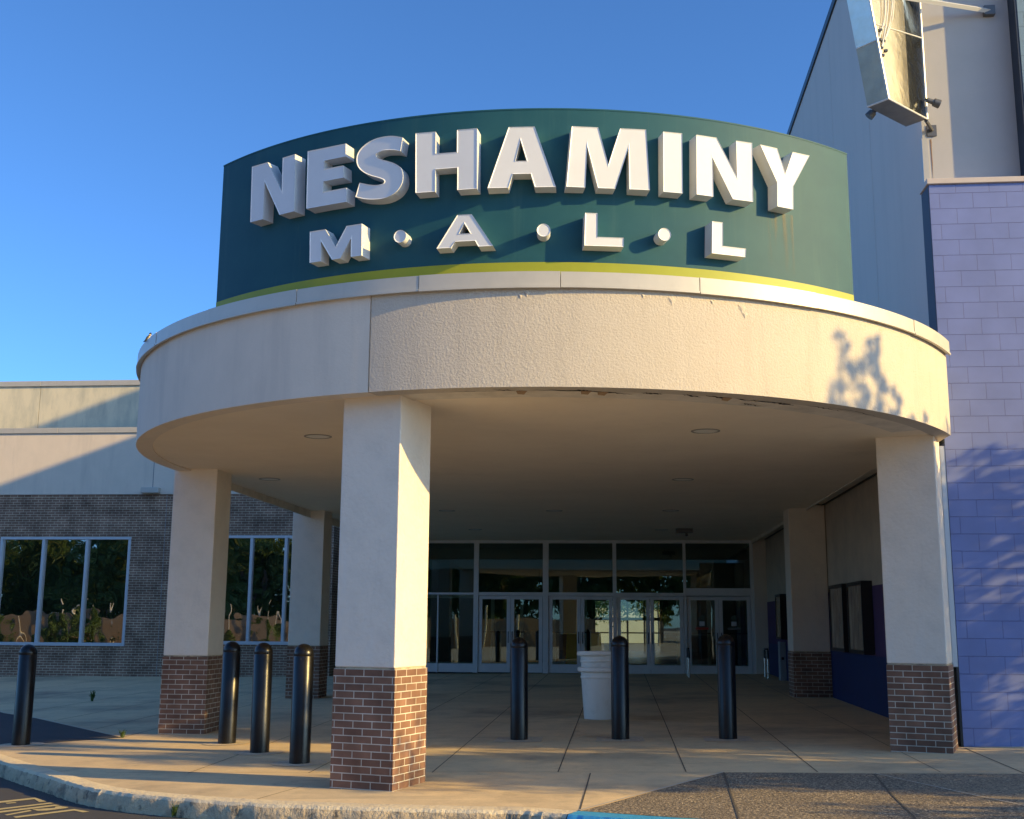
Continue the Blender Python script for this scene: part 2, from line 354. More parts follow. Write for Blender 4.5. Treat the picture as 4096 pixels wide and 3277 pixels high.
# exposed-aggregate ramp, flank and dark patch: sheets just above the slab
M_agg = mat('exposed_aggregate', (.20, .16, .11), .95, bump=[(44, 1., .025)], vary=[(42, (.58, .46, .30), .53, .59), (36, (.05, .043, .036), .53, .60), (1.2, (.16, .13, .095), .5, .85)])
M_agg2 = mat('worn_aggregate', (.24, .195, .135), .95, bump=[(36, 1., .03)], vary=[(36, (.50, .41, .27), .53, .60), (30, (.06, .05, .04), .54, .61)])
def sheet(name, pts, m, dz=.004, extra=None):
    global b
    b = MB(); b.poly([(x, y, gz(x, y) + dz) for x, y in pts]); b.mi = 1
    if extra: extra()
    return tag(b.build(name, m), kind='structure')
def ramp_lines():
    line([(1.013, 12.02), (.895, 9.36)], .022, .008); line([(2.43, 11.86), (2.31, 10.6), (2.19, 9.08)], .022, .008)
sheet('ramp', [(-.32, 9.75), (.45, 9.44), (1.2, 9.22), (2.2, 9.07), (3.4, 8.97), (3.62, 8.96), (2.985, 10.5), (2.44, 11.93), (1.01, 12.045)], [M_agg, M_joint], .004, ramp_lines)
sheet('ramp_flank', [(2.985, 10.5), (3.62, 8.96), (5, 9.11), (9, 9.31), (9, 11.55), (3.84, 11.86), (2.44, 11.93)], [M_agg2, M_joint], .004)
b = MB(); line([(-.34, 9.76), (1.01, 12.045)], .028, .010); line([(2.44, 11.93), (2.985, 10.5), (3.62, 8.97)], .020, .010); tag(b.build('ramp_edge', M_jointl), kind='structure')
sheet('dark_paving', [(-6.81, 15.83), (-7.69, 15.09), (-8.3, 14.98), (-9.5, 16.4), (-12.4, 20.0), (-16.4, 26.0), (-14, 23.6), (-10.7, 19.85), (-9.57, 18.82)], [M_asph_l, M_joint], .004)
b = MB(); line([(-6.8, 15.84), (-9.57, 18.83), (-10.7, 19.86), (-14, 23.62)], .022, .010); tag(b.build('patch_edge', M_jointl), kind='structure')

def kerb(pts, name, ms, jit=.012):
    b = MB(); n = len(pts); rows = []; rnd = random.Random(3)
    for i, p in enumerate(pts):
        a = Vector((*pts[max(i-1, 0)], 0)); c = Vector((*pts[min(i+1, n-1)], 0)); t = (c - a).normalized(); o = Vector((t.y, -t.x, 0))
        if o.y > 0 and abs(o.y) > abs(o.x): o = -o
        w = .24 + rnd.uniform(-jit, jit); z = gz(*p); P = Vector((*p, 0)); e = rnd.uniform(-jit, jit)
        q = [P + o*0, P + o*.02, P + o*(w - .035), P + o*(w - .008), P + o*(w + .012), P + o*(w + .02)]
        zs = [z + .002, z + .009, z + .007 + e*.3, z - .018 + e*.5, z - .075, z - .17]
        rows.append([b.bm.verts.new((v.x, v.y, zz)) for v, zz in zip(q, zs)])
    for r0, r1 in zip(rows, rows[1:]):
        for k in range(5):
            f = b.bm.faces.new((r0[k], r1[k], r1[k+1], r0[k+1])); f.material_index = 1 if k > 2 else 0
    return tag(b.build(name, ms, smooth=True), kind='structure')
kerb(smooth(kin, 14), 'kerb', [M_kerb, M_kerbd])
kerb(smooth(kbl, 14), 'blue_kerb', [M_blue, M_blue], .006)
kerb(smooth(kin2, 5), 'kerb', [M_kerb, M_kerbd])

# painted stencil lettering on the road, partly in frame
b = MB()
S_ = [[(-6.55,10.72),(-5.807,11.468),(-5.786,11.483),(-5.545,11.235),(-5.60,11.20),(-5.742,11.38),(-6.50,10.62)],
 [(-5.918,11.153),(-5.833,11.186),(-5.80,11.15),(-5.87,11.10)],
 [(-6.3,10.27),(-5.477,11.164),(-5.412,11.127),(-6.24,10.19)],
 [(-6.2,10.12),(-5.366,11.044),(-5.288,10.997),(-6.13,10.04)],
 [(-5.45,10.772),(-5.39,10.80),(-5.27,10.85),(-5.30,10.93),(-5.268,10.957),(-5.153,10.889),(-5.157,10.83),(-5.274,10.70),(-5.354,10.69)],
 [(-5.554,10.468),(-5.452,10.733),(-5.403,10.681),(-5.51,10.443)],
 [(-5.418,10.37),(-5.048,10.784),(-4.835,10.642),(-4.88,10.60),(-5.01,10.70),(-5.36,10.31)]]
for s_ in S_: b.poly([(x, y, gz(x, y) - .141) for x, y in s_])
tag(b.build('road_marking', M_paint), kind='structure')

# ------------------------------------------------------------------ brick wing on the left
wing = empty('brick_building', (-16, 30.5, 0))
tag(wing, 'low brown brick wing with pale stucco band and dark windows left of the canopy', 'building')
def part(b, name, m, par, **k):
    o = b.build(name, m, **k); o.parent = par
    o.matrix_parent_inverse = Matrix.Translation(par.location).inverted() if par.rotation_euler.z == 0 else (Matrix.Translation(par.location) @ Matrix.Rotation(par.rotation_euler.z, 4, 'Z')).inverted()
    return o
YB = 30.5; ZB = -.4
W1 = (-16.94, -13.22, .86, 3.78); W2 = (-12.0, -8.30, .93, 3.81)
W2 = (-10.80, -7.95, .93, 3.82)
b = MB()
xr = -7.6
for (xa, xb, za, zb) in ((-40, W1[0], ZB, 4.94), (W1[0], W1[1], ZB, W1[2]), (W1[0], W1[1], W1[3], 4.94), (W1[1], W2[0], ZB, 4.94), (W2[0], W2[1], ZB, W2[2]), (W2[0], W2[1], W2[3], 4.94), (W2[1], xr, ZB, 4.94)):
    b.box((xa, YB, za), (xb, YB + .3, zb))
b.box((xr - .3, YB + .3, ZB), (xr, 32.4, 4.94))
part(b, 'brick_wall', M_brickw, wing)
b = MB(); b.box((-40, YB - .025, 4.945), (-4, YB + .3, 6.66)); part(b, 'stucco_band', M_stucco, wing)
for xa, xb in ((-40, -25), (-24.995, -15.52), (-15.515, -4)):
    b = MB(); b.box((xa, YB - .07, 6.655), (xb, YB + .4, 6.805), .008); part(b, 'coping', M_coping, wing)
YU = 32.0; k_ = YU / 30.5; zu = lambda z: 1.505 + (z - 1.505) * k_
b = MB()
for xa, xb in ((-42, -16.95), (-16.935, -4)): b.box((xa, YU, 6.4), (xb, YU + .4, zu(8.0)))
part(b, 'upper_wall', M_upper, wing)
for xa, xb in ((-42, -16.93), (-16.925, -14.8), (-14.795, -4)):
    b = MB(); b.box((xa, YU - .05, zu(8.0)), (xb, YU + .5, zu(8.15)), .008); part(b, 'coping', M_coping, wing)
b = MB(); b.box((-40, YB + .6, ZB), (-8.3, 46, 6.5)); b.box((-8.2, 32.5, 4.2), (4, 40.0, 6.5))
part(b, 'building_mass', M_dark, wing)
b = MB(); b.box((-12.71, YB - .027, 4.95), (-12.69, YB - .02, 6.64)); b.box((-12.29, YB - .002, ZB), (-12.277, YB + .002, 4.94)); part(b, 'expansion_joint', mat('grey_caulk', (.25, .24, .24), .9), wing)
for (xa, xb, za, zb), n in ((W1, 3), (W2, 3)):
    xs_ = [xa + (xb - xa) * i / n for i in range(n + 1)]
    fr_ = MB(); t_ = .075; y0, y1 = YB - .012, YB + .12
    fr_.box((xa, y0, zb - .07), (xb, y1, zb), .006); fr_.box((xa - .02, y0 - .03, za), (xb + .02, y1, za + .085), .006)
    for i, x in enumerate(xs_):
        x_ = min(max(x, xa + t_/2), xb - t_/2); fr_.box((x_ - t_/2, y0 + .002, za + .085), (x_ + t_/2, y1, zb - .07))
    win = part(fr_, 'window', M_winframe, wing)
    for i in range(n):
        pb = MB(); pb.box((xs_[i] + .02, YB + .07, za + .05), (xs_[i+1] - .02, YB + .085, zb - .04)); pn = pb.build('pane', M_glassd); pn.parent = win; pn.matrix_parent_inverse = win.matrix_world.inverted() @ Matrix.Translation((0,0,0))
        pn.matrix_parent_inverse = (Matrix.Translation(wing.location) @ win.matrix_parent_inverse).inverted()
b = MB(); b.box((-12.97, YB - .20, 4.96), (-12.46, YB - .026, 5.115), .02); wl = b.build('wall_light', M_coping); tag(wl, 'small pale box light on the stucco band just above the brick wall', 'wall light')

# ------------------------------------------------------------------ entrance facade under the canopy
YD = 32.0
fac = empty('entrance_facade', (0, YD, .22)); tag(fac, 'row of glass double doors with transom windows in the shade under the canopy', 'shopfront')
MUL = [(-7.6, -7.5), (-6.35, -6.28), (-4.996, -4.957), (-3.99, -3.855), (-2.08, -1.925), (-.172, -.07), (1.735, 1.812), (3.53, 3.62)]
zf = .21
for i, (xa, xb) in enumerate(MUL):
    b = MB(); b.box((xa, YD - .06, zf), (xb, YD + .06, 2.31 if i == 2 else 3.72)); part(b, 'mullion', M_alu, fac)
b = MB()
b.box((-7.6, YD - .055, 3.715), (3.62, YD + .055, 3.80))
for xa, xb, za, zb in ((-7.5, -3.99, 2.305, 2.36), (-3.855, -2.08, 2.285, 2.375), (-1.925, -.172, 2.285, 2.375), (-.07, 1.735, 2.285, 2.375), (1.812, 3.53, 2.30, 2.505)):
    b.box((xa, YD - .05, za), (xb, YD + .05, zb))
part(b, 'transom_bar', M_alu, fac)
b = MB(); b.box((3.62, YD - .09, zf - .1), (4.0, YD + .1, 3.85)); part(b, 'end_pier', M_stucco, fac)
for xa, xb, za in ((-7.5, -6.35, 2.36), (-6.28, -3.99, 2.36), (-3.855, -2.08, 2.375), (-1.925, -.172, 2.375), (-.07, 1.735, 2.375), (1.812, 3.53, 2.505)):
    b = MB(); b.box((xa, YD - .01, za), (xb, YD + .002, 3.715)); part(b, 'transom_pane', M_glass, fac)
for xa, xb in ((-7.5, -6.35), (-6.28, -4.996), (-4.957, -3.99)):
    b = MB(); b.box((xa, YD - .03, zf + .01), (xb, YD + .03, .45)); sp = part(b, 'sidelight', M_alu, fac)
    b = MB(); b.box((xa, YD - .01, .45), (xb, YD + .002, 2.305)); g = part(b, 'sidelight_pane', M_glass, fac)
def sub(b, name, m, pt, par):     # sub-part placed in world coordinates
    o = b.build(name, m); o.parent = pt; o.matrix_parent_inverse = (Matrix.Translation(par.location) @ pt.matrix_parent_inverse).inverted(); return o
door_n = 0
for (xa, xb) in ((-3.855, -2.08), (-1.925, -.172), (-.07, 1.735), (1.812, 3.53)):
    xm = (xa + xb) / 2
    for s, (da, db) in enumerate(((xa + .012, xm - .004), (xm + .004, xb - .012))):
        b = MB(); yl = YD - .035; yh = YD + .02
        b.box((da, yl, zf + .015), (da + .098, yh, 2.275), .004); b.box((db - .098, yl, zf + .015), (db, yh, 2.275), .004)
        b.box((da + .098, yl + .002, 2.185), (db - .098, yh - .002, 2.273)); b.box((da + .098, yl + .002, zf + .016), (db - .098, yh - .002, .455))
        d = part(b, 'door', M_alu, fac)
        b = MB(); b.box((da + .098, YD - .012, .455), (db - .098, YD - .002, 2.185)); sub(b, 'door_pane', M_glass, d, fac)
        b = MB(); hx = db - .05 if s == 0 else da + .05
        b.tube([(hx, yl, 1.31), (hx, yl - .06, 1.31), (hx, yl - .06, 1.02), (hx, yl, 1.02)], .012, 8)
        sub(b, 'door_handle', M_blackm, d, fac)
        b = MB(); b.box((da + .1, yh + .02, 1.285), (db - .1, yh + .05, 1.32)); sub(b, 'push_bar', M_blackm, d, fac)
        if xa > 1.8:
            b = MB(); cx_ = (da + db) / 2 - .03
            b.box((cx_ - .07, YD - .015, 1.50), (cx_ + .07, YD - .0125, 1.62)); o_ = sub(b, 'sticker_square', M_paper, d, fac)
            b = MB(); n_ = 20
            b.poly([(cx_ + .072*math.cos(2*math.pi*i/n_), YD - .017, 1.71 + .072*math.sin(2*math.pi*i/n_)) for i in range(n_)]); sub(b, 'round_sticker', mat('sticker_green', (.10, .14, .10), .5), d, fac)
            b = MB(); b.box((cx_ - .17, YD - .015, 1.40), (cx_ + .17, YD - .0125, 1.46)); sub(b, 'sticker_strip', M_red if s == 0 else M_dark, d, fac)
        if -1.0 < da < -.5:
            b = MB(); b.box((da + .13, YD - .016, 1.66), (da + .34, YD - .013, 1.95)); sub(b, 'paper_notice', M_paper, d, fac)
# hall behind the doors, open to daylight at its far end; roof gap added for light
b = MB()
b.box((-8.0, 32.1, 3.9), (4.2, 40.3, 4.1)); b.box((-8.0, 44.2, 4.6), (4.2, 62, 4.8)); b.box((-8.0, 40.1, 4.1), (4.2, 40.3, 4.8)); b.box((-8.0, 32.1, 0), (-7.7, 62, 4.8)); b.box((4.05, 33, 0), (4.25, 62, 4.8))
for xa, xb in ((-7.7, -1.3), (2.15, 4.05)): b.box((xa, 61.7, 0), (xb, 61.9, 3.9))
b.box((-1.3, 61.7, 2.75), (2.15, 61.9, 3.899)); b.box((-7.7, 61.65, 3.9), (4.05, 61.95, 4.65))
b.box((-7.7, 37, 3.55), (4.05, 37.15, 3.9)); b.box((-5.9, 38, 0), (-2.6, 38.2, 3.3)); b.box((2.6, 38, 0), (4.05, 38.2, 3.5))
part(b, 'hall_shell', M_dark, fac)
b = MB(); b.box((-7.7, 44, 3.55), (4.05, 44.2, 4.8)); part(b, 'hall_bulkhead', M_intlite, fac)
b = MB(); b.box((-7.7, 32.2, .10), (4.05, 62, .19)); part(b, 'hall_floor', M_floor_in, fac)
b = MB()
for x in (-3.9, -3.0, -2.0, -1.05, -.12, .85, 1.78, 2.7, 3.6): b.box((x - .05, 36, .19), (x + .05, 36.1, 2.3))
b.box((-7.7, 35.99, 2.3), (4.05, 36.11, 2.42)); b.box((-7.7, 35.99, .19), (4.05, 36.11, .36))
part(b, 'inner_door_frame', M_alu, fac)
b = MB()
for x in (-1.3, -.45, .42, 1.3, 2.15): b.box((x - .05, 61.55, .19), (x + .05, 61.65, 2.75))
b.box((-1.3, 61.54, 1.75), (2.15, 61.66, 1.9)); part(b, 'far_door_frame', M_blackm, fac)
# wet floor signs behind the glass
ws = empty('wet_floor_sign', (-1.30, 32.35, .19)); tag(ws, 'yellow folding floor sign seen through the glass, left of the trash bins', 'floor sign', 'yellow floor signs inside the doors')
for s in (1, -1):
    b = MB(); b.prism([(-.19, s*.16, 0), (.19, s*.16, 0), (.14, s*.015, 1.1), (-.14, s*.015, 1.1)], (0, s*.012, 0)); b.build('sign_panel', M_yell, ws)
w2 = copy_tree(ws); w2.location = (-.66, 32.4, .19); w2.rotation_euler.z = .15; w2['label'] = 'yellow folding floor sign behind the glass directly above the trash bins'

# ------------------------------------------------------------------ canopy
can = empty('entrance_canopy', (X0, Y0, 3.6)); tag(can, 'round beige stucco entrance canopy with metal coping above the columns', 'canopy')
RF = 5.374; ZF0, ZF1 = 3.675, 4.64
AR = 64.3
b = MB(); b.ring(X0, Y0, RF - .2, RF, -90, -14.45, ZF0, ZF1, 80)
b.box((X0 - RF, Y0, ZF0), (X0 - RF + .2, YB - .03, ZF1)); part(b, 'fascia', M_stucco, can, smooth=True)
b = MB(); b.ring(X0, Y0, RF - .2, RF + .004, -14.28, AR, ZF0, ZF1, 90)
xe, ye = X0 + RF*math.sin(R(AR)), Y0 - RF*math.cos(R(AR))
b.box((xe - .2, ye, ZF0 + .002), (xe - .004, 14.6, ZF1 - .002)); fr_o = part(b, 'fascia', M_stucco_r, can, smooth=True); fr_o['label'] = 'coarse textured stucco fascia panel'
b = MB(); b.ring(X0, Y0, RF - .2, RF - .012, -14.45, -14.28, ZF0 + .003, ZF1, 2); part(b, 'fascia_seam', M_pad, can)
# soffit: rises very slightly to the doors, outer border strip a little lower
zs_ = lambda y: 3.69 + max(0, y - 15) * .0062
b = MB(); arc = []
for i in range(73):
    a = R(-90 + (AR + 90) * i / 72); arc.append((X0 + (RF - .20)*math.sin(a), Y0 - (RF - .20)*math.cos(a)))
pts = arc + [(3.6, 14.0)]
b.poly([(x, y, zs_(15)) for x, y in [(min(x, 3.6), y) for x, y in arc if x < 3.6] + [(3.6, 13.9), (3.6, 15.84), (X0 - RF + .2, 15.84)]])
for ya, yb_ in ((15.84, 20), (20, 24), (24, 28), (28, 33)):
    b.poly([(-6.2, ya, zs_(ya)), (3.6, ya, zs_(ya)), (3.6, yb_, zs_(yb_)), (-6.2, yb_, zs_(yb_))])
bmesh.ops.remove_doubles(b.bm, verts=b.bm.verts, dist=.002)
so = part(b, 'soffit', M_soffit, can)
b = MB(); b.box((3.6, 14.25, 3.83), (3.95, 33, 3.9)); b.box((3.585, 14.0, 3.70), (3.61, 33, 3.86)); part(b, 'soffit_cove', M_soffit_edge, can)
b = MB(); b.box((-6.22, 17.0, 3.60), (-6.19, YB, 3.80)); part(b, 'edge_beam', M_soffit_edge, can)
b = MB(); b.ring(X0, Y0, RF - .52, RF - .19, -12, AR - 6, 3.679, 3.685, 90); part(b, 'soffit_border', M_soffit_edge, can)
b = MB(); b.ring(X0, Y0, .3, RF - .19, -90, AR, 4.55, 4.60, 60); b.box((-6.3, Y0, 4.55), (4.0, YB, 4.6)); part(b, 'roof_deck', M_pad, can)
cop = [-90, -65.5, -51.3, -37.4, -23.25, -8.95, 5.42, 19.7, 33.85, 51.4, AR]
for i, (a0, a1) in enumerate(zip(cop, cop[1:])):
    e = (.004 if i % 2 else 0)
    b = MB(); b.ring(X0, Y0, RF - .25, RF + .045 + e, a0 + .035, a1 - .035, 4.634 - e, 4.774 + e*.5, 22)
    b.ring(X0, Y0, RF + .03, RF + .058 + e, a0 + .035, a1 - .035, 4.618 - e, 4.640 - e, 22)
    part(b, 'coping', M_coping, can, smooth=True)
b = MB(); b.box((X0 - RF - .05, Y0 + .01, 4.634), (X0 - RF + .25, YB - .08, 4.774)); part(b, 'coping', M_coping, can)
# torn soffit edge along the front
def pol(a, r_, z): a = R(a); return (X0 + r_*math.sin(a), Y0 - r_*math.cos(a), z)
rnd = random.Random(11)
def crack(a0, a1, r0, r1, w, n=14):
    top = []; bot = []; b = MB(); V = []
    for i in range(n + 1):
        t = i / n; a = a0 + (a1 - a0)*t; r_ = r0 + (r1 - r0)*t + rnd.uniform(-.018, .018); ww = w*math.sin(math.pi*min(1, max(.04, t)))*rnd.uniform(.4, 1.3)
        top.append(pol(a, r_ + ww/2, 3.672)); bot.append(pol(a, r_ - ww/2, 3.672))
    T_ = [b.bm.verts.new(p) for p in top]; B2 = [b.bm.verts.new(p) for p in bot]
    for i in range(n): b.bm.faces.new((T_[i], T_[i+1], B2[i+1], B2[i]))
    part(b, 'torn_edge', M_crack, can)
for c_ in ((-1.5, 1.2, 5.27, 5.20, .03), (1.0, 2.2, 5.2, 5.12, .02), (2.6, 9.5, 5.24, 5.20, .035), (6.2, 8.8, 5.23, 5.21, .06), (8.6, 13.4, 5.2, 5.1, .045), (14, 16.5, 5.2, 5.16, .045), (18.5, 21, 5.2, 5.13, .04), (21, 24.5, 5.22, 5.12, .04), (24, 30.5, 5.17, 5.13, .035), (29, 33, 5.16, 5.12, .045), (27, 30, 4.98, 4.93, .03), (34, 40, 5.2, 5.15, .02), (-6, -1.2, 5.22, 5.2, .012), (36, 46, 5.25, 5.22, .012)): crack(*c_)
for a0, r_ in ((7.6, 5.215), (9.4, 5.185), (23.2, 5.2), (.9, 5.2)):
    p = [pol(a0, r_, 3.668), pol(a0 + 1.1, r_ - .01, 3.669), pol(a0 + .8, r_ - .05, 3.645), pol(a0 + .1, r_ - .055, 3.652)]; b = MB(); b.prism(p, (0, 0, .004)); part(b, 'loose_flap', M_flap, can)
# chips in the fascia under the coping
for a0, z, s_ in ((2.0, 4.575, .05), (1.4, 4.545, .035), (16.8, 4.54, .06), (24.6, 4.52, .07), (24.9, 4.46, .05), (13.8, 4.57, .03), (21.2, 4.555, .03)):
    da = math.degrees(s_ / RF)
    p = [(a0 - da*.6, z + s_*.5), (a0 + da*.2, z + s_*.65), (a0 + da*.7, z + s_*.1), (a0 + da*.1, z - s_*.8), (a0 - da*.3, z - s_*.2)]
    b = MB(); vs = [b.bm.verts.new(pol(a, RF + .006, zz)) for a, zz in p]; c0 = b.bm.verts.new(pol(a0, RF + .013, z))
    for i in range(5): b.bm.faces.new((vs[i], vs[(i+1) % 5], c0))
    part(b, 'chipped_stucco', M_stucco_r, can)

# recessed lights in the soffit
rl = empty('recessed_light', (1.0, 13.14, zs_(13)))
b = MB(); b.lathe([(.165, .0), (.165, -.006), (.145, -.009), (.14, .002)], n=32, cap=False); b.build('trim_ring', M_lightring, rl, smooth=True)
b = MB(); b.lathe([(.14, -.002), (.135, -.003), (.02, -.004)], n=28); b.build('lens', M_lens, rl)
LG = 'recessed lights in the canopy soffit'
tag(rl, 'round recessed ceiling light in the front right of the soffit, behind the torn edge', 'ceiling light', LG)
for x, y, lab in ((-3.55, 13.3, 'round recessed ceiling light between the front column and the left column'), (.99, 17.75, 'round recessed ceiling light second from the front in the right row'), (1.03, 23.0, 'round recessed ceiling light third from the front in the right row'), (1.03, 28.1, 'round recessed ceiling light nearest the doors in the right row'),
    (-5.4, 17.45, 'dim recessed ceiling light beside the left column near the edge beam'), (-3.42, 22.92, 'recessed ceiling light just right of the front column, farther from the doors'), (-3.47, 27.96, 'recessed ceiling light just right of the front column, nearest the doors'), (-1.27, 22.97, 'recessed ceiling light midway between the left and right rows')):
    o = copy_tree(rl); o.location = (x, y, zs_(y)); o['label'] = lab
b = MB(); b.box((1.35, 27.6, 3.66), (1.75, 27.72, 3.76), .01); b.tube([(1.6, 27.66, 3.67), (1.6, 27.6, 3.60)], .03); tag(b.build('ceiling_fixture', M_lamp), 'small dark fixture hanging below the soffit in front of the doors', 'fixture')

# ------------------------------------------------------------------ columns
def column(loc, rz, s, zb, zt, label, bh, uvo=(0, 0)):
    c = empty('column', (loc[0], loc[1], zb), rz); tag(c, label, 'column', 'square canopy columns')
    h = s / 2
    b = MB(); b.box((-h, -h, -.3), (h, h, bh)); bo = b.build('brick_base', M_brick, c, uvo=uvo)
    b = MB(); b.box((-h + .012, -h + .012, bh - .004), (h - .012, h - .012, bh + .014)); b.build('cap_joint', M_kerbd, c)
    b = MB(); b.box((-h + .006, -h + .006, bh + .014), (h - .006, h - .006, zt - zb), .012); b.build('shaft', M_col, c)
    return c
def from_corner(cx, cy, rz, s):   # near right corner -> centre
    u = Vector((math.cos(rz), math.sin(rz))); v = Vector((-math.sin(rz), math.cos(rz)))
    p = Vector((cx, cy)) - u*s/2 + v*s/2; return (p.x, p.y)
column(from_corner(-2.079, 10.84, R(-17.6), .66), R(-17.6), .66, 0, 3.70, 'nearest square column, standing at the kerb edge on a brown brick base', 1.083, (.0, .0))
column(from_corner(3.63, 13.52, R(-20), .66), R(-20), .66, .14, 3.71, 'square column on brick base beside the purple block wall', .945, (.05, 0))
column((-6.13, 16.56), 0, .66, -.035, 3.71, 'square column at the left edge of the canopy behind three black bollards', 1.06, (.02, 0))
column((-6.23, 23.19), 0, .66, .04, 3.76, 'rear left square column partly hidden behind the front column', 1.01, (.07, 0))
column((3.60, 22.95), 0, .70, .2, 3.80, 'rear right square column against the painted side wall', .83, (.01, 0))

# ------------------------------------------------------------------ sign drum with letters
RS = 5.21
sg = empty('mall_sign', (X0, Y0, 4.77)); tag(sg, 'curved dark teal sign wall reading NESHAMINY MALL on the canopy roof', 'sign')
b = MB()
b.ring(X0, Y0, RS - .16, RS, -39.45, 42.45, 4.70, 6.505, 110)
part(b, 'sign_wall', M_sign, sg, smooth=True)
b = MB(); b.ring(X0, Y0, RS - .02, RS + .004, -39.43, 42.43, 4.72, 4.932, 110); part(b, 'lime_band', M_stripe, sg, smooth=True)
b = MB(); b.ring(X0, Y0, RS - .17, RS + .004, -39.47, 42.47, 6.50, 6.515, 110); part(b, 'top_flashing', M_sign, sg, smooth=True)
DEP = .15; RL = RS + DEP
def letter(pts, ch, holes=None, dis=True):
    """pts in (degrees along the drum, z); flat channel letter with a thin raised trim round its face"""
    am = (min(p[0] for p in pts) + max(p[0] for p in pts)) / 2; ar = R(am)
    nrm = Vector((math.sin(ar), -math.cos(ar), 0)); tg = Vector((math.cos(ar), math.sin(ar), 0)); O = Vector((X0, Y0, 0)) + nrm*RL
    def to3(p, off=0): return O + tg*(RL*R(p[0] - am)) + Vector((0, 0, p[1])) + nrm*off
    bm = bmesh.new()
    loops = [pts] + (holes or [])
    edges = []; front_loops = []
    for lp in loops:
        vs = [bm.verts.new(to3(p)) for p in lp]; front_loops.append(vs)
        for i in range(len(vs)): edges.append(bm.edges.new((vs[i], vs[(i+1) % len(vs)])))
    r_ = bmesh.ops.triangle_fill(bm, edges=edges, use_beauty=True, use_dissolve=False, normal=nrm)
    faces = [g for g in r_['geom'] if isinstance(g, bmesh.types.BMFace)]
    if dis: bmesh.ops.dissolve_limit(bm, angle_limit=.01, verts=bm.verts, edges=[e for e in bm.edges if len(e.link_faces) == 2])
    faces = list(bm.faces)
    for f in faces:
        f.normal_update()
        if f.normal.dot(nrm) < 0: f.normal_flip()
    bound = [e for e in bm.edges if len(e.link_faces) == 1]
    ex = bmesh.ops.extrude_edge_only(bm, edges=bound)
    for v in [g for g in ex['geom'] if isinstance(g, bmesh.types.BMVert)]: v.co -= nrm*(DEP + .03)
    for f in bm.faces: f.material_index = 1
    for f in faces: f.material_index = 0
    ins = bmesh.ops.inset_region(bm, faces=faces, thickness=.009, depth=0, use_even_offset=True)
    for f in ins['faces']: f.material_index = 2
    inner = {v for f in faces for v in f.verts}
    for v in inner: v.co -= nrm*.006
    bmesh.ops.recalc_face_normals(bm, faces=[f for f in bm.faces if f.material_index == 1])
    me = bpy.data.meshes.new('letter'); bm.to_mesh(me); bm.free()
    for m_ in (M_letter, M_letret, M_trim): me.materials.append(m_)
    o = bpy.data.objects.new('letter', me); COL.objects.link(o); o.parent = sg; o.matrix_parent_inverse = Matrix.Translation(sg.location).inverted()
    o['label'] = ('raised white letter ' + ch) if ch != 'dot' else 'raised white round dot'
    return o
M_sunglow = mat('sun_glow_strip', (.30, .24, .13), .8); nt_ = M_sunglow.node_tree  # tan streak: sunlight reflected off the letter Y, painted on the sign
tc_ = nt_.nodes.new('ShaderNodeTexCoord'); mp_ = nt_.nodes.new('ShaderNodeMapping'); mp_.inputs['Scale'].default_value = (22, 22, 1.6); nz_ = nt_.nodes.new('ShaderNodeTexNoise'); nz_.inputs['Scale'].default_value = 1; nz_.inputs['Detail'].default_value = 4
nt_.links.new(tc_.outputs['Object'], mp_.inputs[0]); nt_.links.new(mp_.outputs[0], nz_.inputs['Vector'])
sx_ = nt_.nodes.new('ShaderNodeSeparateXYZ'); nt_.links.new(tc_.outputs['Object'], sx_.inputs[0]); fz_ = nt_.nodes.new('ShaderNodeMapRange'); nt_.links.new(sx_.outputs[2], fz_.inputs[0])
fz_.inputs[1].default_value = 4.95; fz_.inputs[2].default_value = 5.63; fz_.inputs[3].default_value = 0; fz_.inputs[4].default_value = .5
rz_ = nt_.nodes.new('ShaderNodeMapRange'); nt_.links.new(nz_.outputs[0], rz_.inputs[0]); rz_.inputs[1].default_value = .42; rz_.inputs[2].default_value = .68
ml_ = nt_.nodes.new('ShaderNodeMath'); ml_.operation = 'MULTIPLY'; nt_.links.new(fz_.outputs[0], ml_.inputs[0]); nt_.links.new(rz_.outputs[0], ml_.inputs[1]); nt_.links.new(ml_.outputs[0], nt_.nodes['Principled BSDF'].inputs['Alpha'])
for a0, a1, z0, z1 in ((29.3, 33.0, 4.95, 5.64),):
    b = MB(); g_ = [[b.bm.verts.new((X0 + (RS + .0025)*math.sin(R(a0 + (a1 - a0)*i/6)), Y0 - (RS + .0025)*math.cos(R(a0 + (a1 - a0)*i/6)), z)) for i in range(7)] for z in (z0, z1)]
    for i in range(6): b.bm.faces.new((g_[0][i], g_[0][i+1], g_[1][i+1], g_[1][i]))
    part(b, 'sun_glow_strip', M_sunglow, sg)
T, B_ = 6.255, 5.634; t_, b_ = 5.380, 5.052
letter([(-31.42,T),(-28.95,T),(-26.58,5.885),(-26.65,T),(-24.78,T),(-24.58,B_),(-26.75,B_),(-29.30,6.045),(-29.30,B_),(-31.25,B_)], 'N')
letter([(-23.05,T),(-18.09,T),(-18.05,6.117),(-20.84,6.117),(-20.84,6.025),(-18.32,6.025),(-18.22,5.895),(-20.83,5.895),(-20.83,5.782),(-17.79,5.782),(-17.77,B_),(-22.92,B_)], 'E')
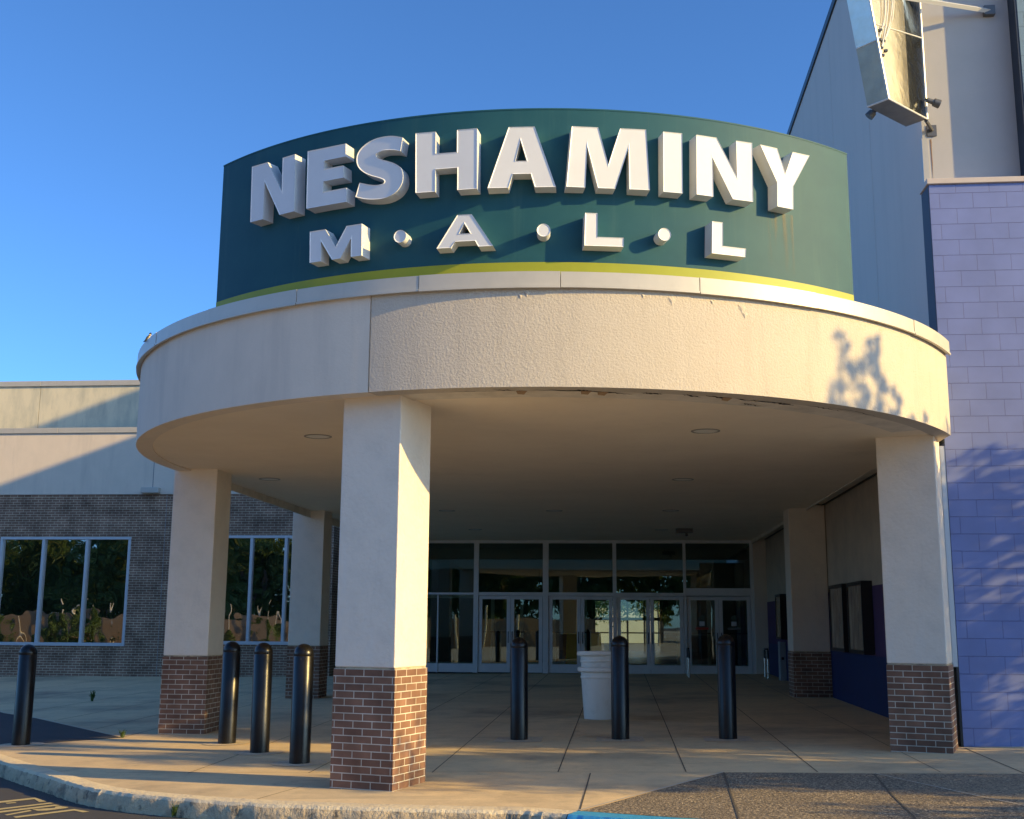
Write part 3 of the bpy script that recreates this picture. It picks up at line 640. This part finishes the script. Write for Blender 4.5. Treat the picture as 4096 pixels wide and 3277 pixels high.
def catmull(P, n=4):
    ext = [tuple(2*a - c for a, c in zip(P[0], P[1]))] + P + [tuple(2*a - c for a, c in zip(P[-1], P[-2]))]; out = []
    for i in range(1, len(ext) - 2):
        for k in range(n):
            t = k / n; out.append(tuple(.5*(2*ext[i][j] + (ext[i+1][j]-ext[i-1][j])*t + (2*ext[i-1][j]-5*ext[i][j]+4*ext[i+1][j]-ext[i+2][j])*t*t + (3*ext[i][j]-ext[i-1][j]-3*ext[i+1][j]+ext[i+2][j])*t**3) for j in range(2)))
    return out + [P[-1]]
SA = [(-11.34,6.229),(-12.3,6.256),(-13.35,6.266),(-14.6,6.254),(-15.7,6.21),(-16.45,6.145),(-16.69,6.07),(-16.5,5.99),(-15.9,5.925),(-15.0,5.875),(-14.0,5.838),(-13.5,5.815),(-13.32,5.793),(-13.5,5.772),(-14.2,5.765),(-15.1,5.780),(-16.22,5.813)]
SB = [(-16.67,5.669),(-15.5,5.633),(-14.01,5.615),(-12.9,5.627),(-11.9,5.672),(-11.3,5.75),(-11.2,5.834),(-11.45,5.91),(-12.1,5.962),(-12.91,5.998),(-13.8,6.03),(-14.25,6.055),(-14.40,6.083),(-14.2,6.106),(-13.6,6.120),(-12.9,6.117),(-12.2,6.107),(-11.56,6.089)]
letter(catmull(SA) + catmull(SB), 'S', None, False)
letter([(-9.88,T),(-7.70,T),(-7.68,6.025),(-5.35,6.025),(-5.37,T),(-3.22,T),(-3.16,B_),(-5.25,B_),(-5.27,5.863),(-7.65,5.863),(-7.62,B_),(-9.74,B_)], 'H')
letter([(.08,T),(2.79,T),(4.98,B_),(2.83,B_),(2.40,5.773),(.52,5.773),(.08,B_),(-2.06,B_)], 'A', [[(1.32,6.12),(.77,5.905),(1.99,5.905)]])
letter([(6.63,T),(9.39,T),(10.42,5.876),(11.70,T),(14.43,T),(14.73,B_),(12.60,B_),(12.56,6.06),(11.12,B_),(9.32,B_),(8.22,6.06),(8.0,B_),(6.05,B_)], 'M')
letter([(16.31,T),(18.40,T),(18.32,B_),(16.22,B_)], 'I')
letter([(19.97,T),(22.34,T),(24.63,5.87),(24.66,T),(26.57,T),(26.46,B_),(24.06,B_),(21.80,6.037),(21.78,B_),(19.84,B_)], 'N')
letter([(27.57,T),(29.84,T),(30.84,6.002),(31.95,T),(34.25,T),(31.84,5.884),(31.72,B_),(29.58,B_),(29.67,5.888)], 'Y')
letter([(-22.28,t_),(-20.32,t_),(-18.95,5.18),(-17.65,t_),(-15.78,t_),(-15.70,b_),(-17.0,b_),(-17.05,5.25),(-18.32,b_),(-19.35,b_),(-20.82,5.262),(-20.76,b_),(-22.15,b_)], 'M')
letter([(-5.20,t_),(-3.68,t_),(-1.42,b_),(-2.95,b_),(-3.30,5.112),(-5.40,5.112),(-5.86,b_),(-7.33,b_)], 'A', [[(-4.45,5.293),(-5.02,5.189),(-3.81,5.189)]])
letter([(7.98,t_),(9.24,t_),(9.22,5.142),(11.93,5.142),(11.90,b_),(7.88,b_)], 'L')
letter([(21.55,t_),(22.79,t_),(22.72,5.140),(25.43,5.140),(25.34,b_),(21.42,b_)], 'L')
for ac, zc in ((-11.38, 5.209), (3.73, 5.203), (16.26, 5.202)):
    letter([(ac + math.degrees(.064/RL)*math.cos(2*math.pi*i/28), zc + .064*math.sin(2*math.pi*i/28)) for i in range(28)], 'dot')

# ------------------------------------------------------------------ tall grey building, block walls
tb = empty('tall_building', (4, 14.55, 0)); tag(tb, 'tall grey flat building rising behind the sign at the right', 'building')
b = MB()
ys_ = [14.56, 17.50, 20.40, 23.46, 31.0, 46]
for ya, yb_ in zip(ys_, ys_[1:]): b.box((4.0, ya + .006, -.3), (4.3, yb_ - .006, 12.6))
part(b, 'side_wall', M_gray, tb)
b = MB(); b.box((4.26, 14.6, -.3), (14, 46, 12.55)); b.box((7, 24.75, 12.5), (14, 45, 15.65)); part(b, 'building_mass', M_gray, tb)
b = MB(); b.box((4.001, 14.55, 6.9), (5.3, 14.9, 12.58)); part(b, 'front_wall', M_grayf, tb)
b = MB(); b.box((3.965, 14.53, 12.56), (4.1, 46, 12.70)); part(b, 'roof_trim', M_blackm, tb)
b = MB(); b.box((3.975, 14.535, 6.98), (4.05, 14.60, 7.75)); b.box((3.985, 14.54, 7.75), (4.03, 14.57, 12.5)); part(b, 'corner_trim', M_coping, tb)
b = MB(); b.box((3.955, 14.3, 2.14), (3.998, 32.0, 3.84)); part(b, 'beige_wall_band', M_beige, tb)
b = MB(); b.box((3.953, 14.3, 1.06), (3.998, 32.0, 2.14)); part(b, 'purple_wall_band', M_purple, tb)
b = MB(); b.box((3.955, 14.3, -.1), (3.998, 32.0, 1.06)); part(b, 'navy_wall_band', M_navy, tb)
b = MB(); b.box((3.94, 14.3, 3.80), (3.955, 32.0, 3.83)); part(b, 'wall_top_line', M_blackm, tb)

pb_ = empty('purple_wall', (3.93, 14.2, 0)); tag(pb_, 'purple painted concrete block wall at the right edge with a metal cap', 'wall')
b = MB(); b.box((3.935, 14.2, -.2 + .0), (12, 14.54, 6.98)); part(b, 'block_wall', M_block, pb_, uvo=(.01, .043))
b = MB(); b.box((3.905, 14.165, 6.985), (12, 14.549, 7.055), .006); part(b, 'wall_cap', M_gray, pb_)
b = MB(); b.box((3.927, 14.204, 3.7), (3.934, 14.538, 6.978)); part(b, 'wall_return', mat('return_grey_blue', (.075, .095, .125), .8), pb_)  # left side panel, coloured a darker grey-blue than the block face
b = MB(); b.box((3.905, 14.199, -.2), (3.934, 14.5, 1.05)); part(b, 'corner_gap_shade', M_blackm, pb_)  # black strip painted in for the shade of the corner gap
b = MB(); b.box((3.865, 14.205, 1.05), (3.933, 14.27, 3.66), .008); part(b, 'downpipe', M_winframe, pb_)
tl = empty('teal_wall', (5.2, 14.3, 7.06)); tag(tl, 'blue grey concrete block wall above the purple wall in the top right corner', 'wall')
b = MB(); b.box((5.215, 14.30, 7.06), (12, 14.8, 13)); part(b, 'block_wall', M_blockt, tl)
b = MB(); b.box((5.185, 14.305, 7.06), (5.214, 14.549, 13)); part(b, 'shaded_return', M_blockd, tl)  # left face coloured dark, its shadow put into the block colour

# poster cases on the painted side wall
def poster(ya, yb_, za, zb, label):
    p = empty('poster_case', (3.95, (ya + yb_)/2, za)); tag(p, label, 'poster case', 'black poster cases on the side wall')
    hy = (yb_ - ya)/2; h = zb - za
    b = MB()
    b.box((-.17, -hy, 0), (0, -hy + .05, h)); b.box((-.17, hy - .05, 0), (0, hy, h)); b.box((-.17, -hy + .05, h - .06), (0, hy - .05, h)); b.box((-.17, -hy + .05, 0), (0, hy - .05, .06)); b.box((-.03, -hy + .05, .06), (0, hy - .05, h - .06))
    b.build('case_frame', M_blackm, p)
    b = MB(); b.box((-.155, -hy + .051, .061), (-.145, hy - .051, h - .061)); b.build('poster', M_poster, p)
poster(18.75, 19.95, 1.08, 2.22, 'black poster case nearest the front column of the right side wall')
poster(20.35, 21.6, 1.08, 2.23, 'black poster case in the middle, next to the rear right column')
poster(28.1, 29.0, 1.2, 2.26, 'black poster case farthest back, beside the doors behind the rear column')
b = MB(); b.box((3.80, 28.62, .2), (3.95, 28.9, 1.14), .01); b.mi = 1; b.box((3.84, 28.612, .72), (3.90, 28.62, .78)); tag(b.build('utility_cabinet', [M_box, M_blackm]), 'low narrow grey cabinet on the floor by the side wall', 'cabinet')

# guard hoops beside the right hand doors
gh = empty('guard_rail', (3.65, 30.0, .24)); tag(gh, 'steel hoop with black top standing beside the last door on the right', 'guard rail', 'steel hoops flanking the last pair of doors')
for y in (-.31, .31):
    b = MB(); b.tube([(0, y, 0), (0, y, .47)], .02, 12); b.lathe([(.045, 0), (.045, .012)], (0, y, 0), 16); b.build('post', M_chrome, gh)
b = MB(); b.tube([(0, -.31, .47), (0, -.31, .66), (0, -.26, .70), (0, .26, .70), (0, .31, .66), (0, .31, .47)], .026, 12); b.build('grip', M_blackm, gh)
b = MB(); b.tube([(0, -.31, .30), (0, .31, .30)], .013, 8); b.build('crossbar', M_chrome, gh)
g2 = copy_tree(gh); g2.location = (1.745, 30.5, .225); g2['label'] = 'steel hoop with black top standing between the last two pairs of doors'

# ------------------------------------------------------------------ blade sign, brace, floodlights
bs = empty('blade_sign', (4.0, 14.29, 7.9)); tag(bs, 'tapered silver sheet metal blade sign box hung from the corner of the grey building', 'sign box')
dv = Vector((-.70, -.714, 0)); ov = Vector((-.211, .214, 0)); base = Vector((3.985, 14.275, 0))
def bp(s, w, z): return base + dv*s + ov*w + Vector((0, 0, z))
s_at = lambda z: .888 + (z - 7.9)*.2535
ztop = 12.5
def face4(b, pts, th):   # slab from a quad
    n = (Vector(pts[1]) - Vector(pts[0])).cross(Vector(pts[2]) - Vector(pts[0])).normalized()*th
    b.prism(pts, n)
# body: closed prism
b = MB()
lo = [bp(0, 0, 7.9), bp(s_at(7.9), 0, 7.9), bp(s_at(7.9), 1, 7.9), bp(0, 1, 7.9)]; hi = [bp(0, 0, ztop), bp(s_at(ztop), 0, ztop), bp(s_at(ztop), 1, ztop), bp(0, 1, ztop)]
sc = .40; zs2 = 8.62
def q4(ps, mi):
    f = b.bm.faces.new([b.bm.verts.new(p) for p in ps]); f.material_index = mi
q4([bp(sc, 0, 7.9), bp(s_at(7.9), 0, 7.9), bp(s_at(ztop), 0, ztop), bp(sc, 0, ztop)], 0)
q4([bp(0, 0, 7.9), bp(sc, 0, 7.9), bp(sc, 0, ztop), bp(0, 0, ztop)], 3)  # grey inner part: dark reflection put into the sheet colour
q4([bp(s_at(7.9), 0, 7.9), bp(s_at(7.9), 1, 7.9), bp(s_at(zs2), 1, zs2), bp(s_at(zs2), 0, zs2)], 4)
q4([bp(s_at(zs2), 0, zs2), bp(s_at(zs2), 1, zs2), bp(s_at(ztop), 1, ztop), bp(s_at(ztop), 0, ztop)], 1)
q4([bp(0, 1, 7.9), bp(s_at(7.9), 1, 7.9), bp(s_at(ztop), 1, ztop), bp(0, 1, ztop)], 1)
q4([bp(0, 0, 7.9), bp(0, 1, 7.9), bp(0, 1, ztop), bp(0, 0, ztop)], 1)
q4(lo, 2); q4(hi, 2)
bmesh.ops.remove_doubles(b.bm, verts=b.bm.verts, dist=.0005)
part(b, 'sign_box', [M_silver, M_silver_m, M_under, mat('dark_reflection_sheet', (.30, .33, .34), .13, 1., bump=[(2, .2, .05)], vary=[(1.5, (.42, .41, .36), .5, .8, (6, 6, .3))]), mat('weathered_sheet', (.42, .38, .29), .45, .55, bump=[(2, .3, .06)], vary=[(2.2, (.30, .29, .24), .42, .65), (5, (.45, .33, .18), .62, .8)])], bs)
b = MB()
for (sa, za, sb, zb_) in ((1.06, 8.83, .0, 9.02), ): b.tube([bp(sa, -.012, za), bp(sb, -.012, zb_)], .008, 6)
b.tube([bp(.0, -.01, 7.9), bp(.0, -.01, ztop)], .012, 6)
b.tube([bp(s_at(7.9), -.01, 7.9), bp(s_at(ztop), -.01, ztop)], .014, 6)
b.tube([bp(0, -.01, 7.9), bp(s_at(7.9), -.01, 7.9)], .012, 6); b.tube([bp(s_at(7.9), 0, 7.9), bp(s_at(7.9), 1, 7.9)], .012, 6)
b.tube([bp(s_at(8.62), -.0, 8.62), bp(s_at(8.62), 1, 8.62)], .007, 6)
part(b, 'edge_trim', M_brace, bs)
rnd = random.Random(5)
for k, (s0, z0, s1) in enumerate(((1.02, 8.45, .82), (.98, 8.50, .74), (1.03, 8.62, .90), (.95, 8.62, .66))):
    b = MB(); pts_ = []
    for i in range(13):
        t = i/12; z = z0 + (10.2 - z0)*t; s_ = s0 - .10*math.sin(min(1, t*3)*math.pi/2) - (s0 - s1 - .1)*min(1, t*2.2) + .02*math.sin(t*9 + k)
        pts_.append(bp(s_, -.02 - .08*math.sin(min(1, t*3)*math.pi/2), z))
    b.tube(pts_, .009, 8); part(b, 'cable', M_cable, bs)
for s_, z in ((1.0, 8.77), (1.03, 8.63), (.94, 8.64), (1.0, 8.53), (.90, 8.53), (.98, 8.44)): b = MB(); b.tube([bp(s_, 0, z), bp(s_, -.05, z)], .018, 8); b.box(tuple(bp(s_, -.03, z) + Vector((-.02, -.02, -.012))), tuple(bp(s_, -.03, z) + Vector((.02, .02, .012)))); part(b, 'cable_clamp', M_lamp, bs)
b = MB(); b.tube([(3.97, 14.27, 7.88), (4.11, 14.53, 7.86)], .025, 6); b.box((4.05, 14.53, 7.78), (4.17, 14.549, 7.93)); part(b, 'wall_bracket', M_lamp, bs)
b = MB(); b.tube([(4.93, 14.50, 9.49), (3.72, 14.01, 9.455)], .035, 4); b.mi = 1; b.box((4.86, 14.47, 9.43), (5.0, 14.549, 9.56), .004)
part(b, 'brace', [M_brace, M_lamp], bs)
b = MB(); b.prism([(4.085, 14.548, 7.74), (4.10, 14.548, 7.74), (4.098, 14.548, 7.40), (4.093, 14.548, 7.20), (4.088, 14.548, 7.45)], (0, -.002, 0)); part(b, 'rust_streak', M_rust, bs)
def flood(loc, d, label):
    fl = empty('floodlight', loc); tag(fl, label, 'floodlight', 'floodlights under the blade sign'); d = Vector(d).normalized()
    b = MB(); b.tube([(0, 0, -.16), (0, 0, -.04), (.02, -.01, .0), tuple(d*.06)], .022, 10); b.build('arm', M_lamp, fl)
    b = MB(); b.tube([tuple(d*.05), tuple(d*.17), tuple(d*.19), tuple(d*.30)], [.045, .048, .075, .085], 16); b.build('lamp_head', M_lamp, fl, smooth=True); fl.scale = (.68, .68, .68)
flood(tuple(bp(.10, -.12, 8.13)), (.85, .1, -.3), 'grey floodlight on the right of the blade sign bottom, aimed at the wall')
flood(tuple(bp(.60, 1.0, 8.02)), (-.55, .1, -.6), 'grey floodlight behind the blade sign, hanging below its underside')

# ------------------------------------------------------------------ bollards
def bollard_mesh():
    b = MB(); r_ = .114; h = 1.29; prof = [(r_ + .001, -.1), (r_, .0), (r_, h - .145), (r_ - .003, h - .14), (r_ - .003, h - .134), (r_, h - .128)]
    for i in range(1, 12):
        a = i/11*math.pi/2; prof.append((max(.004, r_*math.cos(a)), h - .118 + .118*math.sin(a)))
    b.lathe(prof, n=40); return b
proto = None; BG = 'black bollards along the kerb'
BO = [(-7.798, 14.971, 'black bollard alone at the far left beside the dark paving'), (-5.056, 15.026, 'black bollard right beside the left column, farthest of the close trio'), (-4.301, 13.989, 'black bollard in the middle of the trio left of the front column'), (-3.523, 12.945, 'black bollard of the trio nearest the front column'),
 (-1.295, 15.274, 'black bollard in a square footing just right of the front column'), (-.002, 15.261, 'black bollard standing in front of the trash bins'), (1.346, 15.227, 'rightmost black bollard in a square footing, in front of the last doors')]
for i, (x, y, lab) in enumerate(BO):
    z = gz(x, y)
    if proto is None:
        t = empty('bollard', (x, y, z)); bo = bollard_mesh().build('post_cover', M_boll, t, smooth=True); proto = t
    else:
        t = copy_tree(proto); t.location = (x, y, z)
        t.rotation_euler = (random.uniform(-.006, .006), random.uniform(-.006, .006), random.uniform(0, 6))
    tag(t, lab, 'bollard', BG)
for (x, y, lab) in BO[4:]:
    b = MB(); b.poly([(x + a, y + c, gz(x + a, y + c) + .005) for a, c in ((-.31, -.29), (.30, -.31), (.29, .28), (-.30, .30))]); tag(b.build('bollard_footing', M_pad), kind='structure')
for (x, y, lab) in BO[:4]:
    b = MB(); b.poly([(x + .28*math.cos(k*.4488)*1.1, y + .30*math.sin(k*.4488), gz(x, y) + .005 + (gz(x + .28*math.cos(k*.4488)*1.1, y + .30*math.sin(k*.4488)) - gz(x, y))) for k in range(14)]); tag(b.build('bollard_footing', M_pad), kind='structure')

# ------------------------------------------------------------------ trash bins
def bin_(loc, label, nested):
    t = empty('trash_bin', loc); tag(t, label, 'trash bin', 'stacked white trash bins')
    b = MB(); b.lathe([(.238, 0), (.244, .012), (.284, .60), (.294, .605), (.298, .617), (.294, .629), (.286, .634), (.288, .70)], n=40, cap=False); b.lathe([(.238, .003), (.01, .003)], n=40); b.build('body', M_bin, t, smooth=True)
    b = MB(); b.lathe([(.286, .695), (.322, .697), (.341, .715), (.344, .74), (.334, .764), (.312, .772), (.296, .767), (.282, .74)], n=40, cap=False); b.build('rim', M_bin, t, smooth=True)
    b = MB(); b.lathe([(.283, .752), (.265, .4), (.236, .02), (.01, .018)], n=32, cap=False); b.build('lining', M_binin, t, smooth=True)
    t.rotation_euler = (0, 0, .3); return t
zb_ = gz(-.30, 18.3)
bin_((-.31, 18.25, zb_), 'white plastic trash bin standing on the pavement behind a bollard', False)
t2 = bin_((-.305, 18.28, zb_ + .24), 'white plastic trash bin nested inside the top of another bin', True); t2.rotation_euler = (R(-1.5), R(.8), 1.2)

# ------------------------------------------------------------------ bird, weeds
bd = empty('bird', (-5.52, 12.83, 4.778), R(25)); tag(bd, 'tiny swallow-like bird with pale breast perched on the canopy coping', 'bird')
b = MB(); prof = [(0, .0, .006), (.012, .012, .022), (.03, .035, .034), (.045, .065, .036), (.05, .09, .027), (.053, .105, .026), (.058, .122, .024), (.064, .136, .012), (.075, .140, .003)]
b.tube([(x - .02, 0, z + .012) for x, z, r_ in prof], [p[2] for p in prof], 14); b.build('body', M_birdp, bd, smooth=True)
b = MB()
for s in (1, -1): b.tube([(.02, s*.027, .095), (-.01, s*.036, .06), (-.045, s*.022, .0), (-.085, s*.006, -.04)], [.014, .02, .013, .003], 8)
b.build('wing', M_birdd, bd, smooth=True)
b = MB(); b.tube([(.030, 0, .116), (.040, 0, .135), (.048, 0, .147), (.06, 0, .150)], [.02, .027, .018, .004], 12); b.build('crown', M_birdd, bd, smooth=True)
b = MB(); b.tube([(-.018, .012, .02), (-.055, .014, -.035)], [.012, .006], 6); b.tube([(-.018, -.012, .02), (-.055, -.014, -.035)], [.012, .006], 6); b.build('tail', M_birdd, bd)
b = MB(); b.tube([(.0, .012, .03), (.004, .012, -.006)], .004, 6); b.tube([(.0, -.012, .03), (.004, -.012, -.006)], .004, 6); b.build('leg', M_birdd, bd); bd.scale = (.62, .62, .62)
def weed(x, y, h, label, dz=0, seed=1):
    r_ = random.Random(seed); b = MB()
    for k in range(16):
        a = r_.uniform(0, 6.28); l = h*r_.uniform(.45, 1.); s = r_.uniform(.15, .5); w = h*.06
        p0 = Vector((x + r_.uniform(-.02, .02), y + r_.uniform(-.02, .02), gz(x, y) + dz)); d = Vector((math.cos(a), math.sin(a), 0)); n = Vector((-d.y, d.x, 0))*w
        p1 = p0 + d*s*l*.4 + Vector((0, 0, l*.6)); p2 = p0 + d*s*l + Vector((0, 0, l))
        b.poly([p0 - n*.5, p0 + n*.5, p1 + n, p1 - n]); b.poly([p1 - n, p1 + n, p2])
        for q in range(3):
            c = p0.lerp(p2, r_.uniform(.3, .95)); dd = Vector((r_.uniform(-1, 1), r_.uniform(-1, 1), r_.uniform(.1, .8))).normalized()*h*.22; nn = dd.cross(Vector((0, 0, 1))).normalized()*h*.05
            b.poly([c, c + dd*.5 + nn, c + dd, c + dd*.5 - nn])
    tag(b.build('weed', M_leaf), label, 'weed')
weed(-10.28, 22.40, .23, 'small green weed growing from a joint far back in the left pavement', seed=2)
weed(-6.80, 15.83, .12, 'small green weed at the tip of the dark paving by the left column', seed=3)
weed(-3.93, 10.37, .12, 'small green weed growing against the dirty kerb face', -.14, seed=4)

# ------------------------------------------------------------------ trees (their shadows fall on the front) and what stands across the lot
def tree(name, x, y, h, cr, label, leafm, nleaf, ls, seed, zlo=.3, group='trees', spire=None, trunk_r=.14):
    r_ = random.Random(seed); z0 = gz(x, y) - .15
    t = empty(name, (x, y, z0)); tag(t, label, 'tree', group)
    b = MB(); zt = h*.86
    b.tube([(0, 0, -.2), (.03, .02, h*.2), (-.04, .05, h*.45), (.02, .0, zt)], [trunk_r*1.25, trunk_r, trunk_r*.7, .02], 10)
    clumps = []
    nb = 16
    for k in range(nb):
        zz = h*(zlo + (.92 - zlo)*k/nb); a = k*2.4 + r_.uniform(-.4, .4); tt = (zz/h - zlo)/(1 - zlo); l = cr*(1 - .55*tt)*r_.uniform(.6, 1.05)*(.6 + 1.2*math.sin(math.pi*min(1, tt + .25)))/1.6
        e = Vector((math.cos(a)*l, math.sin(a)*l, zz + l*.45)); b.tube([(0, 0, zz - .15), tuple(e*.55 + Vector((0, 0, zz*.45 - .06))), tuple(e)], [trunk_r*.35, trunk_r*.2, .012], 6)
        for j in range(3): clumps.append((e*(.45 + .3*j) + Vector((0, 0, (zz)*(1 - .45 - .3*j))) + Vector([r_.uniform(-.25, .25) for _ in range(3)])*cr*.35, cr*r_.uniform(.22, .40)))
    clumps.append((Vector((0, 0, h*.93)), cr*.25)); clumps.append((Vector((0, 0, h*.82)), cr*.35))
    b.build('trunk', M_bark, t)
    V = []; F = []
    for i in range(nleaf):
        c, rad = r_.choice(clumps); d = Vector([r_.gauss(0, 1) for _ in range(3)]).normalized()*rad*r_.uniform(.2, 1)**.6; p = c + d
        u = Vector([r_.gauss(0, 1) for _ in range(3)]).normalized(); v = u.cross(Vector([r_.gauss(0, 1) for _ in range(3)])).normalized(); s = ls*r_.uniform(.6, 1.4)
        n0 = len(V); V += [tuple(p - u*s), tuple(p + v*s*.5), tuple(p + u*s), tuple(p - v*s*.5)]; F.append((n0, n0+1, n0+2, n0+3))
    for q in (spire or []):
        for i in range(q[4]):
            p = Vector(q[:3]) + Vector([r_.gauss(0, 1) for _ in range(3)])*q[3]*.6
            u = Vector([r_.gauss(0, 1) for _ in range(3)]).normalized(); v = u.cross(Vector([r_.gauss(0, 1) for _ in range(3)])).normalized(); s = .05*r_.uniform(.6, 1.4)
            n0 = len(V); V += [tuple(p - u*s), tuple(p + v*s*.5), tuple(p + u*s), tuple(p - v*s*.5)]; F.append((n0, n0+1, n0+2, n0+3))
    me = bpy.data.meshes.new('crown'); me.from_pydata(V, [], F); me.materials.append(leafm)
    o = bpy.data.objects.new('crown', me); COL.objects.link(o); o.parent = t
    return t
SPR = [(0, .22, 7.75, .06, 8), (0, .30, 7.62, .07, 12), (0, .30, 7.45, .08, 14), (0, .38, 7.35, .09, 20), (0, .50, 7.38, .08, 16), (0, .60, 7.45, .08, 16), (0, .66, 7.62, .05, 9), (0, .76, 7.62, .06, 9), (0, .74, 7.48, .08, 18), (0, .20, 7.25, .09, 18), (0, .16, 7.1, .10, 22), (0, .26, 6.95, .10, 22), (0, .48, 7.2, .09, 14), (0, .72, 7.3, .08, 18), (0, .80, 7.15, .10, 22), (0, .55, 7.05, .10, 22), (0, .75, 6.95, .11, 26), (0, .45, 6.9, .11, 24), (0, .98, 7.05, .07, 10), (0, 1.08, 6.95, .07, 12), (0, 1.02, 6.8, .10, 18), (0, .2, 6.75, .12, 26), (0, .6, 6.75, .13, 32), (0, .9, 6.7, .12, 26), (0, 1.35, 6.72, .06, 10), (0, 1.7, 6.70, .06, 12), (0, .4, 6.55, .2, 60), (0, .8, 6.5, .2, 60), (0, 1.4, 6.4, .18, 40)]
tree('shade_tree', 12.2, 8.6, 6.4, 1.75, 'slim leafy tree in the planting strip right of the entrance, casting shade on the pavement', M_leaf, 9500, .075, 21, .30, 'parking lot trees', [(x, y - .22, z + .12, r*.9, int(n*1.9)) for x, y, z, r, n in SPR])
tree('shade_tree', 9.4, 12.55, 5.5, 1.25, 'small leafy tree right of the entrance, in front of the purple wall', M_leaf, 4200, .06, 22, .22, 'parking lot trees', trunk_r=.07)
tree('shade_tree', 13.6, 10.45, 7.4, 1.45, 'narrow leafy tree between two other trees right of the entrance', M_leaf, 6500, .07, 24, .30, 'parking lot trees')
tree('shade_tree', 19.0, 7.4, 7.2, 2.0, 'leafy tree farther right along the planting strip', M_leaf, 3600, .08, 23, .35, 'parking lot trees')
# across the parking lot (seen reflected in the glass)
rr = random.Random(4)
proto_t = [tree('lot_tree', -50, -52, 14, 5.0, 'leafy tree across the parking lot', M_leafl, 7000, .34, 31, .14, 'trees across the parking lot', trunk_r=.2),
           tree('lot_tree', -60, -56, 17, 5.6, 'tall leafy tree across the parking lot', M_leafl, 8000, .36, 32, .12, 'trees across the parking lot', trunk_r=.25)]
for i, (x, y) in enumerate(((-68, -30), (-75, -40), (-43, -40), (-36, -33), (-28, -38), (-20, -33), (-12, -38), (-4, -34), (4, -38), (12, -34), (21, -38), (-84, -33), (-92, -40), (-55, -45), (-64, -47), (-47, -47), (-39, -46), (-31, -46), (-23, -46), (-15, -46), (-72, -48), (-80, -47))):
    c = copy_tree(proto_t[i % 2]); c.location = (x, y - 18, gz(x, y) - .15); c.rotation_euler.z = rr.uniform(0, 6); c.scale = (1, 1, rr.uniform(.85, 1.2)); c['label'] = 'leafy tree across the parking lot'
for i in range(16):
    c = copy_tree(proto_t[i % 2]); x = -64 + i*2.9 + rr.uniform(-1, 1); c.location = (x, 4 - (x + 95)*.5 + 1.4 + rr.uniform(0, 2.5), -.9); c.rotation_euler.z = rr.uniform(0, 6); q_ = rr.uniform(.10, .21); c.scale = (q_*1.3, q_*1.3, q_); c['label'] = 'leafy bush before the fence across the lot'; c['category'] = 'bush'; c['group'] = 'bushes before the fence'; c.name = 'bush'
for o_ in proto_t: o_['label'] = 'leafy tree across the parking lot'
fn = empty('board_fence', (-40, -29, 0)); tag(fn, 'brown board fence with pale posts across the parking lot', 'fence')
b = MB(); b.prism([(-95, 4.0, -1), (-94.95, 3.9, -1), (4.05, -45.6, -1), (4, -45.5, -1)], (0, 0, 3.0)); part(b, 'boards', M_wood, fn)
for k in range(40):
    b = MB(); x = -92 + k*2.3; y = 4.0 - (x + 95)*.5 + .18; x += rr.uniform(-.8, .8); y = 4.0 - (x + 95)*.5 + .18; b.tube([(x, y, -1), (x + rr.uniform(-.4, .4), y + .1, rr.uniform(1.9, 3.2))], rr.uniform(.06, .13), 8); part(b, 'post', M_pale, fn)
# beyond the far end of the hall
hs = empty('house', (0, 92, 0)); tag(hs, 'cream house glimpsed through the hall behind the doors', 'house')
b = MB(); b.box((-9, 92, -.2), (9, 100, 3.4)); part(b, 'wall', M_houset, hs)
b = MB(); b.prism([(-9.6, 91.5, 3.4), (-9.6, 100.5, 3.4), (-9.6, 96, 6)], (19.2, 0, 0)); part(b, 'roof', M_roofm, hs)
tree('garden_tree', -.6, 80, 5.6, 2.8, 'bright green tree seen through the hall behind the left doors', M_leafl, 3000, .13, 41, .3, 'garden trees', trunk_r=.1)
tree('garden_tree', 2.6, 78, 5.2, 2.6, 'bright green tree seen through the hall behind the middle doors', M_leafl, 3000, .13, 42, .3, 'garden trees', trunk_r=.1)
